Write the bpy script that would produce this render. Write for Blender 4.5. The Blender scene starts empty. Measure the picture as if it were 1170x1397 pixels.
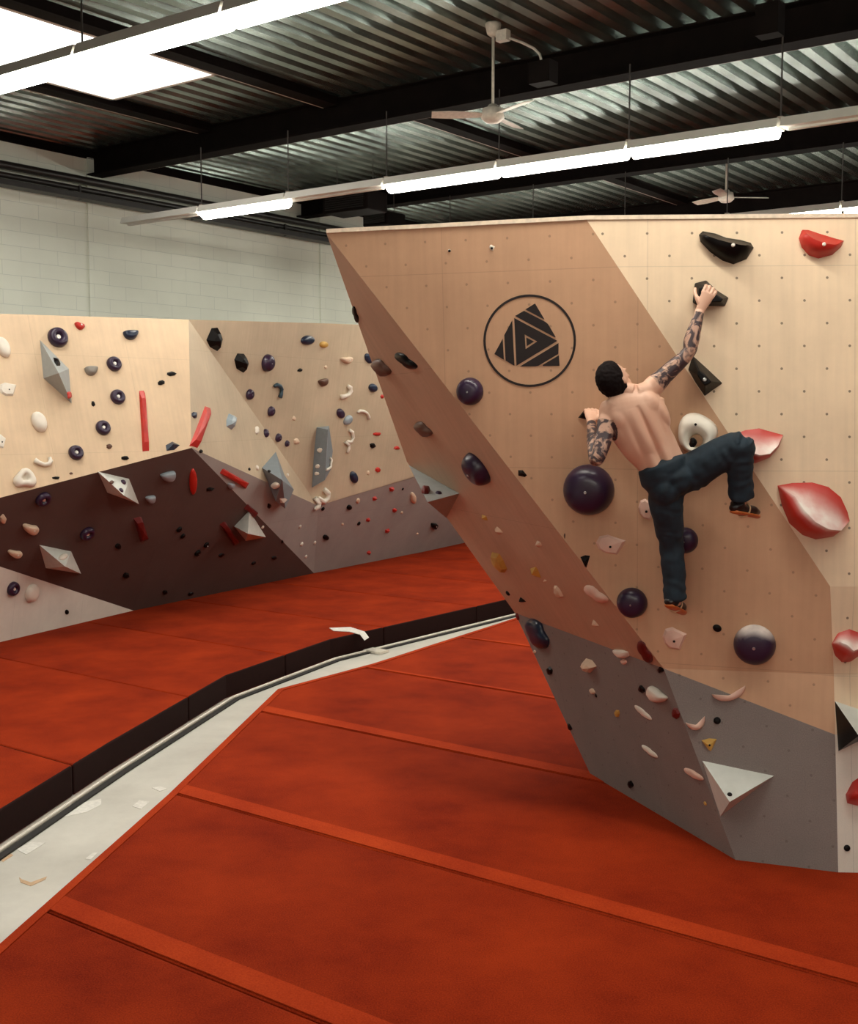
import bpy, bmesh, math, random
from mathutils import Vector, Matrix, noise
from mathutils.bvhtree import BVHTree
random.seed(7)
sc = bpy.context.scene
COL = sc.collection
PI = math.pi
F = 1600.0; CX, CY = 585.0, 698.5; CH = 2.7; PITCH = math.atan(133.5/1600.0)

# ------------------------------------------------------------------ camera
cam = bpy.data.cameras.new('camera'); cam_o = bpy.data.objects.new('camera', cam); COL.objects.link(cam_o)
cam.sensor_fit = 'HORIZONTAL'; cam.sensor_width = 36.0; cam.lens = F/1170*36
cam.clip_start = .05; cam.clip_end = 200
cam_o.location = (0, 0, CH); cam_o.rotation_euler = (PI/2-PITCH, 0, 0)
sc.camera = cam_o
sc.view_settings.view_transform = 'Standard'; sc.view_settings.look = 'None'
sc.view_settings.gamma = 1; sc.view_settings.use_curve_mapping = False
sc.view_settings.exposure = 1.38
sc.cycles.diffuse_bounces = 3; sc.cycles.glossy_bounces = 2; sc.cycles.caustics_reflective = False; sc.cycles.caustics_refractive = False

ORI = Vector((0, 0, CH))
def ray(px, py):
    x = (px-CX)/F; y = (CY-py)/F
    return Vector((x, math.cos(PITCH)+y*math.sin(PITCH), y*math.cos(PITCH)-math.sin(PITCH)))
def Zp(px, py, z):
    d = ray(px, py); return ORI + d*((z-CH)/d.z)
def Dp(px, py, Y):
    d = ray(px, py); return ORI + d*(Y/d.y)
def plane(a, b, c):
    n = (b-a).cross(c-a).normalized()
    if n.dot(ORI-a) < 0: n = -n
    return (n, a.copy())
def Pp(px, py, pl, off=0.0):
    n, a = pl; d = ray(px, py)
    return ORI + d*((n.dot(a-ORI)+off)/n.dot(d))
U1 = Vector((-.806, .592, 0)).normalized(); U2 = Vector((.592, .806, 0)).normalized()
def UU(a, b, z=0.0): return U1*a + U2*b + Vector((0, 0, z))
def uv12(p): return p.dot(U1), p.dot(U2)

# ------------------------------------------------------------------ materials
MATS = {}
def newmat(name):
    m = bpy.data.materials.new(name); m.use_nodes = True
    nt = m.node_tree; b = nt.nodes['Principled BSDF']
    return m, nt, b
def N(nt, t, **k):
    n = nt.nodes.new(t)
    for a, v in k.items(): setattr(n, a, v)
    return n
def simple(name, col, rough=.5, metal=0, var=.12, scale=30, bump=0, spec=.5):
    m, nt, b = newmat(name); L = nt.links
    tc = N(nt, 'ShaderNodeTexCoord'); nz = N(nt, 'ShaderNodeTexNoise'); nz.inputs['Scale'].default_value = scale
    nz.inputs['Detail'].default_value = 5
    L.new(tc.outputs['Object'], nz.inputs['Vector'])
    r = N(nt, 'ShaderNodeValToRGB')
    r.color_ramp.elements[0].position = .3; r.color_ramp.elements[1].position = .7
    c = Vector(col)
    r.color_ramp.elements[0].color = (*(c*(1-var)), 1); r.color_ramp.elements[1].color = (*[min(1, v) for v in c*(1+var)], 1)
    L.new(nz.outputs['Fac'], r.inputs['Fac']); L.new(r.outputs['Color'], b.inputs['Base Color'])
    b.inputs['Roughness'].default_value = rough; b.inputs['Metallic'].default_value = metal
    b.inputs['Specular IOR Level'].default_value = spec
    if bump:
        bp = N(nt, 'ShaderNodeBump'); bp.inputs['Strength'].default_value = bump; bp.inputs['Distance'].default_value = .01
        L.new(nz.outputs['Fac'], bp.inputs['Height']); L.new(bp.outputs['Normal'], b.inputs['Normal'])
    MATS[name] = m; return m
def emis(name, col, s):
    m, nt, b = newmat(name)
    b.inputs['Base Color'].default_value = (.8, .8, .78, 1)
    b.inputs['Emission Color'].default_value = (*col, 1); b.inputs['Emission Strength'].default_value = s
    MATS[name] = m; return m
def math_node(nt, op, a, b=None, c=None):
    n = N(nt, 'ShaderNodeMath'); n.operation = op
    for i, v in enumerate((a, b, c)):
        if v is None: continue
        if isinstance(v, (int, float)): n.inputs[i].default_value = v
        else: nt.links.new(v, n.inputs[i])
    return n.outputs[0]
def mixc(nt, fac, a, b, mode='MIX'):
    n = N(nt, 'ShaderNodeMix', data_type='RGBA', blend_type=mode)
    for s, v in ((0, fac), (6, a), (7, b)):
        if isinstance(v, (int, float)): n.inputs[s].default_value = v
        elif isinstance(v, tuple): n.inputs[s].default_value = (*v, 1)
        else: nt.links.new(v, n.inputs[s])
    return n.outputs[2]
def panelmat(name, col, grain=.10, dots=True, rough=.55, dx=.265, dy=.27, speck=0.0, seams=True, dk=.72):
    """climbing wall board: wood grain or sprayed grit, T-nut holes on a staggered grid, board joints; UV in metres"""
    m, nt, b = newmat(name); L = nt.links
    uv = N(nt, 'ShaderNodeUVMap'); uv.uv_map = 'UVMap'
    mp = N(nt, 'ShaderNodeMapping'); mp.inputs['Scale'].default_value = (14, .7, 1)
    L.new(uv.outputs['UV'], mp.inputs['Vector'])
    nz = N(nt, 'ShaderNodeTexNoise'); nz.inputs['Scale'].default_value = 1.6; nz.inputs['Detail'].default_value = 6
    L.new(mp.outputs['Vector'], nz.inputs['Vector'])
    n2 = N(nt, 'ShaderNodeTexNoise'); n2.inputs['Scale'].default_value = 1.1; n2.inputs['Detail'].default_value = 8
    n2.inputs['Roughness'].default_value = .65
    L.new(uv.outputs['UV'], n2.inputs['Vector'])
    n3 = N(nt, 'ShaderNodeTexNoise'); n3.inputs['Scale'].default_value = 160
    L.new(uv.outputs['UV'], n3.inputs['Vector'])
    c = Vector(col)
    g = mixc(nt, nz.outputs['Fac'], tuple(c*(1-grain)), tuple(c*(1+grain)))
    s = math_node(nt, 'MULTIPLY_ADD', n2.outputs['Fac'], .55, .72)
    cb = N(nt, 'ShaderNodeCombineColor')
    s3 = math_node(nt, 'MULTIPLY_ADD', n3.outputs['Fac'], speck*2, 1-speck)
    s = math_node(nt, 'MULTIPLY', s, s3)
    for i in range(3): L.new(s, cb.inputs[i])
    g = mixc(nt, 1.0, g, cb.outputs[0], 'MULTIPLY')
    sx = N(nt, 'ShaderNodeSeparateXYZ'); L.new(uv.outputs['UV'], sx.inputs[0])
    X, Y = sx.outputs[0], sx.outputs[1]
    if seams:
        for (v, per, o) in ((X, 1.22, .37), (Y, 1.22, .057)):
            fr = math_node(nt, 'FRACT', math_node(nt, 'MULTIPLY_ADD', v, 1/per, o))
            ln = math_node(nt, 'LESS_THAN', fr, .0035)
            g = mixc(nt, math_node(nt, 'MULTIPLY', ln, .25), g, tuple(c*.35))
    if dots:
        tot = None
        for (ox, oy) in ((0, .46), (.5, .96)):
            fx = math_node(nt, 'SUBTRACT', math_node(nt, 'FRACT', math_node(nt, 'MULTIPLY_ADD', X, 1/dx, ox)), .5)
            fy = math_node(nt, 'SUBTRACT', math_node(nt, 'FRACT', math_node(nt, 'MULTIPLY_ADD', Y, 1/dy, oy)), .5)
            fx = math_node(nt, 'MULTIPLY', fx, dx); fy = math_node(nt, 'MULTIPLY', fy, dy)
            d = math_node(nt, 'ADD', math_node(nt, 'MULTIPLY', fx, fx), math_node(nt, 'MULTIPLY', fy, fy))
            k = math_node(nt, 'LESS_THAN', d, .0078**2)
            tot = k if tot is None else math_node(nt, 'MAXIMUM', tot, k)
        g = mixc(nt, math_node(nt, 'MULTIPLY', tot, dk), g, (.05, .025, .015))
    L.new(g, b.inputs['Base Color']); b.inputs['Roughness'].default_value = rough
    b.inputs['Specular IOR Level'].default_value = .3
    MATS[name] = m; return m

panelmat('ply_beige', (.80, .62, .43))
panelmat('ply_tan', (.60, .365, .225), dk=.35)  # tan and brown ply: board stain plus each face's shade in the colour
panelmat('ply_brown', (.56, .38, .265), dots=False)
panelmat('ply_far', (.55, .445, .315), dots=False)  # far boards past the crease, darkened in colour for their shade
panelmat('ply_far_beige', (.72, .54, .36), dots=False)
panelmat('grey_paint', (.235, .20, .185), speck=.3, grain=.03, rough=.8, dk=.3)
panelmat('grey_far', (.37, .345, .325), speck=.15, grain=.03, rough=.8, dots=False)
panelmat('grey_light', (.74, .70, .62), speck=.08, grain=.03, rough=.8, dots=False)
panelmat('brown_paint', (.105, .064, .055), speck=.12, grain=.03, rough=.8, dots=False)
simple('back_ply', (.35, .22, .12), .8)
simple('edge_ply', (.75, .62, .48), .7)
simple('purple', (.030, .014, .040), .32, scale=8, var=.25)
simple('navy', (.012, .022, .05), .3, scale=8, var=.2)
simple('teal', (.03, .07, .10), .35, scale=8, var=.2)
simple('black', (.004, .003, .003), .36, scale=10, var=.2, spec=.14)
simple('white', (.80, .74, .64), .6, scale=10, var=.06)
simple('cream', (.72, .55, .40), .6, scale=10, var=.08)
simple('pink', (.74, .50, .40), .6, scale=10, var=.08)
simple('yellow', (.56, .33, .07), .55, scale=10, var=.15)
simple('red', (.50, .022, .014), .42, scale=9, var=.12)
simple('darkred', (.13, .008, .008), .5, scale=9, var=.12)
simple('brown', (.11, .05, .032), .5, scale=9, var=.2)
simple('grey', (.24, .22, .19), .6, scale=9, var=.2)
simple('silver', (.30, .36, .40), .35, scale=9, var=.12)
simple('vol_grey', (.36, .38, .37), .7, scale=14, var=.05)
simple('vol_light', (.62, .63, .58), .7, scale=14, var=.05)
simple('vol_slate', (.20, .23, .25), .7, scale=14, var=.05)
simple('bolt_metal', (.6, .6, .6), .3, 1)
simple('bolt_white', (.85, .82, .75), .5)
simple('fixture', (.62, .61, .56), .45, scale=3, var=.05)
simple('fan_white', (.60, .56, .48), .5)
simple('steel_dark', (.006, .004, .0035), .85, scale=6, var=.3, spec=.1)
simple('steel_edge', (.40, .33, .27), .5, scale=6, var=.2)
simple('pipe_dark', (.012, .009, .008), .45, scale=6, var=.3)
simple('wire', (.05, .045, .04), .6)
simple('rail', (.75, .70, .60), .35, 0)
simple('gap_shadow', (.012, .010, .009), .7)  # black that stands for the shadow gap by the rail
simple('tape_white', (.78, .76, .70), .7)
simple('tape_orange', (.62, .42, .25), .7)
simple('shoe_black', (.012, .008, .008), .35)
simple('shoe_orange', (.55, .14, .03), .45)
simple('ink', (.01, .004, .004), .6)
emis('tube_on', (1, .955, .84), 15)
emis('skylight_glow', (1, .97, .90), 2.4)

def chalked(name, col):
    m, nt, b = newmat(name); L = nt.links
    at = N(nt, 'ShaderNodeAttribute'); at.attribute_name = 'chalk'
    tc = N(nt, 'ShaderNodeTexCoord'); nz = N(nt, 'ShaderNodeTexNoise'); nz.inputs['Scale'].default_value = 12; nz.inputs['Detail'].default_value = 6
    L.new(tc.outputs['Object'], nz.inputs['Vector'])
    k = math_node(nt, 'MULTIPLY', at.outputs['Fac'], math_node(nt, 'MULTIPLY_ADD', nz.outputs['Fac'], 1.1, .35)); k = math_node(nt, 'MINIMUM', k, 1)
    L.new(mixc(nt, k, col, (.85, .76, .70)), b.inputs['Base Color'])
    L.new(math_node(nt, 'MULTIPLY_ADD', k, .45, .4), b.inputs['Roughness'])
    MATS[name] = m
chalked('red_chalk', (.52, .024, .015)); chalked('purple_chalk', (.030, .014, .040))
def set_chalk(o, f):
    at = o.data.attributes.new('chalk', 'FLOAT', 'POINT')
    for v in o.data.vertices: at.data[v.index].value = max(0, min(1, f(v)))
def carpet(name, c, c2):
    m, nt, b = newmat(name); L = nt.links
    tc = N(nt, 'ShaderNodeTexCoord')
    a = N(nt, 'ShaderNodeTexNoise'); a.inputs['Scale'].default_value = 1.3; a.inputs['Detail'].default_value = 7; a.inputs['Roughness'].default_value = .6
    f = N(nt, 'ShaderNodeTexNoise'); f.inputs['Scale'].default_value = 130; f.inputs['Detail'].default_value = 3
    L.new(tc.outputs['Object'], a.inputs['Vector']); L.new(tc.outputs['Object'], f.inputs['Vector'])
    s = math_node(nt, 'ADD', math_node(nt, 'MULTIPLY', a.outputs['Fac'], .7), math_node(nt, 'MULTIPLY', f.outputs['Fac'], .6))
    r = N(nt, 'ShaderNodeValToRGB'); r.color_ramp.elements[0].position = .42; r.color_ramp.elements[1].position = .88
    r.color_ramp.elements[0].color = (*c2, 1); r.color_ramp.elements[1].color = (*c, 1)
    L.new(s, r.inputs['Fac']); L.new(r.outputs['Color'], b.inputs['Base Color'])
    b.inputs['Roughness'].default_value = .95; b.inputs['Specular IOR Level'].default_value = .1
    bp = N(nt, 'ShaderNodeBump'); bp.inputs['Strength'].default_value = .35; bp.inputs['Distance'].default_value = .004
    L.new(f.outputs['Fac'], bp.inputs['Height']); L.new(bp.outputs['Normal'], b.inputs['Normal'])
    MATS[name] = m
carpet('carpet_red', (.42, .041, .006), (.135, .006, .001))
carpet('carpet_strip', (.54, .062, .011), (.28, .020, .004))
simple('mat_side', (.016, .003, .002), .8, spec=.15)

def concrete():
    m, nt, b = newmat('concrete'); L = nt.links
    tc = N(nt, 'ShaderNodeTexCoord')
    a = N(nt, 'ShaderNodeTexNoise'); a.inputs['Scale'].default_value = 1.5; a.inputs['Detail'].default_value = 9; a.inputs['Roughness'].default_value = .65
    L.new(tc.outputs['Object'], a.inputs['Vector'])
    r = N(nt, 'ShaderNodeValToRGB'); r.color_ramp.elements[0].position = .3; r.color_ramp.elements[1].position = .7
    r.color_ramp.elements[0].color = (.56, .54, .48, 1); r.color_ramp.elements[1].color = (.74, .72, .65, 1)
    L.new(a.outputs['Fac'], r.inputs['Fac']); L.new(r.outputs['Color'], b.inputs['Base Color']); b.inputs['Roughness'].default_value = .45
    MATS['concrete'] = m
concrete()
def blockwall():
    m, nt, b = newmat('block_wall'); L = nt.links
    uv = N(nt, 'ShaderNodeUVMap'); uv.uv_map = 'UVMap'
    br = N(nt, 'ShaderNodeTexBrick'); br.inputs['Scale'].default_value = 1.0
    br.offset = .5
    br.inputs['Brick Width'].default_value = .60; br.inputs['Row Height'].default_value = .20
    br.inputs['Mortar Size'].default_value = .004; br.inputs['Mortar Smooth'].default_value = .3
    br.inputs['Color1'].default_value = (.84, .87, .77, 1); br.inputs['Color2'].default_value = (.82, .85, .75, 1)
    br.inputs['Mortar'].default_value = (.66, .70, .63, 1)
    L.new(uv.outputs['UV'], br.inputs['Vector'])
    nz = N(nt, 'ShaderNodeTexNoise'); nz.inputs['Scale'].default_value = .9; nz.inputs['Detail'].default_value = 6
    L.new(uv.outputs['UV'], nz.inputs['Vector'])
    s = math_node(nt, 'MULTIPLY_ADD', nz.outputs['Fac'], .3, .85)
    cb = N(nt, 'ShaderNodeCombineColor')
    for i in range(3): L.new(s, cb.inputs[i])
    g = mixc(nt, 1.0, br.outputs['Color'], cb.outputs[0], 'MULTIPLY')
    L.new(g, b.inputs['Base Color']); b.inputs['Roughness'].default_value = .8
    bp = N(nt, 'ShaderNodeBump'); bp.inputs['Strength'].default_value = .4; bp.inputs['Distance'].default_value = .01; bp.invert = True
    L.new(br.outputs['Fac'], bp.inputs['Height']); L.new(bp.outputs['Normal'], b.inputs['Normal'])
    MATS['block_wall'] = m
blockwall()
simple('hall_wall', (.42, .42, .37), .9)
simple('deck', (.28, .34, .315), .27, .88, scale=2.5, var=.3)

# ------------------------------------------------------------------ helpers
def link(name, me, mat, parent=None, smooth=False):
    o = bpy.data.objects.new(name, me); COL.objects.link(o)
    if mat is not None:
        for k in (mat if isinstance(mat, (list, tuple)) else [mat]): me.materials.append(MATS[k])
    if smooth:
        for p in me.polygons: p.use_smooth = True
    if parent is not None: o.parent = parent
    return o
def mesh(name, verts, faces, mat, parent=None, smooth=False, fmat=None, origin=None):
    org = Vector(origin) if origin is not None else None
    if org is None: org = sum((Vector(v) for v in verts), Vector())/len(verts) if parent is None else Vector((0, 0, 0))
    me = bpy.data.meshes.new(name)
    me.from_pydata([tuple(Vector(v)-org) for v in verts], [], faces); me.update()
    bm = bmesh.new(); bm.from_mesh(me); bmesh.ops.recalc_face_normals(bm, faces=bm.faces); bm.to_mesh(me); bm.free()
    o = link(name, me, mat, parent, smooth)
    if parent is None: o.location = org
    if fmat:
        for p, k in zip(me.polygons, fmat): p.material_index = k
    return o
def bmobj(name, bm, mat, parent=None, smooth=False, loc=None):
    me = bpy.data.meshes.new(name); bmesh.ops.recalc_face_normals(bm, faces=bm.faces); bm.to_mesh(me); bm.free()
    o = link(name, me, mat, parent, smooth)
    if loc is not None: o.location = loc
    return o
def tag(o, label=None, cat=None, group=None, kind=None):
    if label: o['label'] = label
    if cat: o['category'] = cat
    if group: o['group'] = group
    if kind: o['kind'] = kind
    return o
def empty(name, loc):
    o = bpy.data.objects.new(name, None); COL.objects.link(o); o.location = loc; o.empty_display_size = .1; return o
def bm_box(bm, c, ax, ay, az, sx, sy, sz):
    c = Vector(c); vs = []
    for k in (-1, 1):
        for j in (-1, 1):
            for i in (-1, 1): vs.append(bm.verts.new(c+ax*(i*sx/2)+ay*(j*sy/2)+az*(k*sz/2)))
    for f in ((0, 2, 3, 1), (4, 5, 7, 6), (0, 1, 5, 4), (2, 6, 7, 3), (0, 4, 6, 2), (1, 3, 7, 5)): bm.faces.new([vs[i] for i in f])
    return vs
def bm_tube(bm, pts, rad, seg=8, cap=True):
    pts = [Vector(p) for p in pts]; rings = []
    for i, p in enumerate(pts):
        d = (pts[min(i+1, len(pts)-1)]-pts[max(i-1, 0)]).normalized()
        a = d.cross(Vector((0, 0, 1)));
        if a.length < .05: a = d.cross(Vector((1, 0, 0)))
        a.normalize()
        if rings and a.dot(la) < 0: a = -a
        la = a
        b = d.cross(a)
        r = rad[i] if isinstance(rad, (list, tuple)) else rad
        rings.append([bm.verts.new(p+(a*math.cos(t)+b*math.sin(t))*r) for t in [2*PI*k/seg for k in range(seg)]])
    for r0, r1 in zip(rings, rings[1:]):
        for k in range(seg): bm.faces.new((r0[k], r0[(k+1) % seg], r1[(k+1) % seg], r1[k]))
    if cap: bm.faces.new(rings[0]); bm.faces.new(rings[-1])
def bm_prism(bm, a, b):
    """closed prism between two equal loops of points"""
    va = [bm.verts.new(p) for p in a]; vb = [bm.verts.new(p) for p in b]; n = len(a)
    bm.faces.new(va); bm.faces.new(vb[::-1])
    for i in range(n): bm.faces.new((va[i], vb[i], vb[(i+1) % n], va[(i+1) % n]))
def bevel(o, w, seg=2):
    m = o.modifiers.new('bevel', 'BEVEL'); m.width = w; m.segments = seg; m.limit_method = 'ANGLE'; m.angle_limit = .5
    return o
def add_uv(o, frames=None):
    """UV in metres in each face's own plane: u horizontal, v up the face"""
    me = o.data; uvl = me.uv_layers.new(name='UVMap'); mw = o.matrix_basis
    for p in me.polygons:
        n = p.normal; t = Vector((0, 0, 1)).cross(n)
        t = t.normalized() if t.length > .05 else Vector((1, 0, 0))
        b = n.cross(t)
        for li in p.loop_indices:
            v = mw @ me.vertices[me.loops[li].vertex_index].co
            uvl.data[li].uv = (v.dot(t), v.z/b.z if abs(b.z) > .3 else v.dot(b))

# ------------------------------------------------------------------ near boulder geometry
ZT = 3.86
A = Zp(445, 318, ZT); B = Zp(568, 312, ZT); C = Zp(800, 300, ZT)
G = Zp(1143, 1190, 0); D0 = Zp(1170, 297, ZT)
RD = (D0-C).normalized(); D = C + RD*3.6
PLR = plane(C, G, D0)
V5 = Pp(1132, 800, PLR); GR = G + RD*2.2
PL1 = plane(B, C, V5)
M5 = Pp(1137, 920, PL1)
PLB = plane(M5, G, GR)
V4 = Pp(580, 491, PL1); V3 = Pp(905, 912, PL1)
E = Zp(805, 1056, 0); FF = Zp(1003, 1173, 0)
PLL = plane(E, FF, V3)
V2 = Pp(702, 836, PLL)
PLU = plane(V4, V3, V2)
V1 = Pp(555, 630, PLU)

FACETS = []   # (verts, material, name)
def facet(vs, mat, name): FACETS.append((vs, mat, name))
# paint line corners on the lower face
PR2 = M5.lerp(G, .3075)
RV5, RM5 = V5+RD*2.2, M5+RD*2.2
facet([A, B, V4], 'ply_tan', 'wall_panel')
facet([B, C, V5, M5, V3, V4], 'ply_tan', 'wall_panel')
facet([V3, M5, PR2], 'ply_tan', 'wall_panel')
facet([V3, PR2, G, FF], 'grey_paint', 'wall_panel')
facet([A, V4, V1], 'ply_brown', 'wall_panel')
facet([V1, V4, V3, V2], 'ply_brown', 'wall_panel')
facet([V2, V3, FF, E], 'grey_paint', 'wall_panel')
RG1 = PR2 + RD*2.2
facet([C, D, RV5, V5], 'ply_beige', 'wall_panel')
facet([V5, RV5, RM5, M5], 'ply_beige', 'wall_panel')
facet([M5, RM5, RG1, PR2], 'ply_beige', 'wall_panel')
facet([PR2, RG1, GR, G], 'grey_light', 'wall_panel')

def wall_thing(name, facets, inward, label, cat):
    root = empty(name, facets[0][0][0].copy()); root.location.z = 0
    tag(root, label, cat)
    for vs, mt, nm in facets:
        bm = bmesh.new()
        inv = Vector(root.location)
        front = [v-inv for v in vs]; back = [v-inv+inward for v in vs]
        fv = [bm.verts.new(p) for p in front]; bv = [bm.verts.new(p) for p in back]; n = len(fv)
        for i in range(1, n-1): bm.faces.new((fv[0], fv[i], fv[i+1])); bm.faces.new((bv[0], bv[i+1], bv[i]))
        for i in range(n): bm.faces.new((fv[i], bv[i], bv[(i+1) % n], fv[(i+1) % n]))
        o = bmobj(nm, bm, mt, root)
        add_uv(o)
    return root
boulder = wall_thing('climbing_boulder', FACETS, Vector((.03, .12, .0)),
    'tall freestanding plywood bouldering wall with round black emblem, shirtless climber on it', 'climbing wall')
# back hull of the boulder, top cap
AB = A+Vector((1.3, 2.6, 0)); DB = D+Vector((0, 3.0, 0)); EB = E+Vector((1.3, 1.6, 0)); GB = GR+Vector((0, 3.2, 0))
bm = bmesh.new(); L0 = boulder.location
def q(bm, *vs): bm.faces.new([bm.verts.new(v-L0) for v in vs])
bh = Vector((.05, .13, 0))
q(bm, A+bh, V1+bh, EB, AB); q(bm, V1+bh, V2+bh, EB); q(bm, V2+bh, E+bh, EB); q(bm, AB, EB, GB, DB); q(bm, D+bh, DB, GB, GR+bh)
bmobj('back_panel', bm, 'back_ply', boulder)
bm = bmesh.new(); up = Vector((0, 0, .025))
bm_prism(bm, [v-L0+Vector((0, -.01, 0)) for v in (A, B, C, D)]+[v-L0 for v in (DB, AB)], [v-L0+up+Vector((0, -.01, 0)) for v in (A, B, C, D)]+[v-L0+up for v in (DB, AB)])
bmobj('top_panel', bm, 'edge_ply', boulder)

# ------------------------------------------------------------------ far wall geometry
T0 = Dp(0, 427, 13.72); T1 = Dp(257, 436, 15.5)
PV = Dp(261, 611, 14.85)
PLL1 = plane(T0, T1, PV)
L1b = Pp(0, 679, PLL1); TIP = Pp(-159, 720.5, PLL1); TL = Pp(-420, 415, PLL1); TLB = Pp(-420, 770, PLL1)
B0 = Zp(0, 876, 0); B1 = Zp(182, 833, 0); B0l = B0+(B0-B1)*2.2
W2 = Zp(428, 782, 0)
X2 = Dp(434, 690, 18.9)
B3 = Zp(576, 753, 0); B4 = Zp(640, 739, 0); B5 = B4+(B4-B3)*1.2
PLG = plane(W2, B3, X2)
R3 = Pp(604, 690, PLG); R3t = Pp(557, 651, PLG)
T2 = Dp(440, 441, 18.2)
PLT = plane(T2, X2, R3t)
T3 = Pp(640, 449, PLT); PX = Pp(640, 628, PLT)
FAR = [
 ([TIP, TLB, TL, T1, PV], 'ply_far_beige', 'wall_panel'),
 ([PV, B1, TIP], 'brown_paint', 'wall_panel'),
 ([TIP, B1, B0, B0l, TLB], 'grey_light', 'wall_panel'),
 ([PV, W2, B1], 'brown_paint', 'wall_panel'),
 ([T1, T2, X2], 'ply_far', 'wall_panel'),
 ([T1, X2, PV], 'ply_far', 'wall_panel'),
 ([X2, T2, T3, PX, R3t], 'ply_far', 'wall_panel'),
 ([PV, X2, W2], 'grey_far', 'wall_panel'),
 ([X2, R3t, R3, B3, W2], 'grey_far', 'wall_panel'),
 ([R3, R3t, PX, B5, B3], 'grey_far', 'wall_panel'),
]
far = wall_thing('climbing_boulder', FAR, Vector((-.06, .05, 0)),
    'long faceted bouldering wall before the block wall, beige boards over dark overhangs', 'climbing wall')

# ------------------------------------------------------------------ ray casting onto the walls
class Caster:
    def __init__(s): s.v = []; s.f = []; s.bvh = None
    def add(s, vs):
        i0 = len(s.v); s.v += [Vector(v) for v in vs]
        for k in range(1, len(vs)-1): s.f.append((i0, i0+k, i0+k+1))
        s.bvh = None
    def hit(s, px, py):
        if s.bvh is None: s.bvh = BVHTree.FromPolygons(s.v, s.f)
        d = ray(px, py).normalized(); h = s.bvh.ray_cast(ORI, d)
        if h[0] is None: return None
        n = h[1].normalized()
        if n.dot(d) > 0: n = -n
        return h[0], n
CA = Caster()
for vs, a, b in FACETS+FAR: CA.add(vs)

# ------------------------------------------------------------------ volumes
def volume(name, base, apexes, mats, label, fm=None, pl=None, at=None, pts3=None):
    """pyramid volume: base outline and raised points in photo pixels on the wall under it; apex (px,py,off)"""
    cx = sum(p[0] for p in base)/len(base); cy = sum(p[1] for p in base)/len(base)
    if at: cx, cy = at
    if pl is None:
        p, n = CA.hit(cx, cy); pl = (n, p)
    bs = [Pp(x, y, pl, -.004) for x, y in base]; n = len(bs)
    ap = [Pp(a[0], a[1], pl, a[2]) for a in apexes]
    if len(ap) == 1:
        faces = [(i, (i+1) % n, n) for i in range(n)]
    else: faces = fm['faces']
    faces = list(faces)+[tuple(range(n))]
    vs = bs+ap
    o = mesh(name, vs, faces, mats, None, fmat=(fm or {}).get('mi'))
    for f in faces[:-1]: CA.add([vs[i] for i in f])
    tag(o, label, 'climbing volume')
    return o, pl
volume('climbing_volume', [(54, 463), (94, 503), (98, 551), (59, 516)], [(80, 509, .28)], ['vol_grey'],
       'tall grey diamond-shaped volume high on the beige far-left boards')
volume('climbing_volume', [(53, 743), (97, 752), (111, 783), (62, 775)], [(89, 773, .32)], ['vol_light'],
       'light grey pyramid volume with a white hold, lowest volume at far left')
volume('climbing_volume', [(133, 643), (176, 653), (190, 688), (146, 672)], [(169, 676, .30)], ['vol_light'],
       'light grey pyramid volume with small purple holds under the beige boards')
volume('climbing_volume', [(357, 638), (376, 616), (388, 648), (401, 668), (389, 694), (376, 684)], [(385, 655, .34)], ['vol_slate'],
       'slate grey many-sided volume with two white holds in the middle of the far wall')
volume('climbing_volume', [(431, 583), (449, 581), (454, 615), (451, 641), (424, 666), (427, 620)], [(447, 586, .26), (443, 655, .24)], ['vol_slate'],
       'tall narrow slate grey volume with white chips in the middle of the far wall',
       fm={'faces': [(0, 1, 6), (1, 2, 7, 6), (2, 3, 7), (3, 4, 7), (4, 5, 6, 7), (5, 0, 6)]})
volume('climbing_volume', [(319, 718), (340, 696), (363, 733), (335, 738)], [(338, 728, .36)], ['vol_light'],
       'light grey pyramid volume on the dark ridge beside the grey lower boards', at=(330, 725))
pN1 = plane(V4, V3, V2)
volume('climbing_volume', [(557, 634), (627, 673), (609, 707)], [(583, 685, .30)], ['vol_grey'],
       'grey triangular volume on the left edge of the freestanding boulder', pl=pN1)
pN2 = plane(V3, G, FF)
volume('climbing_volume', [(957, 1037), (1056, 1058), (982, 1114)], [(995, 1094, .26)], ['vol_light'],
       'pale grey triangular volume with one bolt low on the boulder above the mat', pl=pN2)
volume('climbing_volume', [(1138, 956), (1225, 985), (1143, 1025)], [(1171, 1004, .28)], ['vol_light', 'black'],
       'black and white wedge volume at the right edge beside the boulder corner', pl=PLB,
       fm={'mi': [0, 1, 1, 1]})

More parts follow.
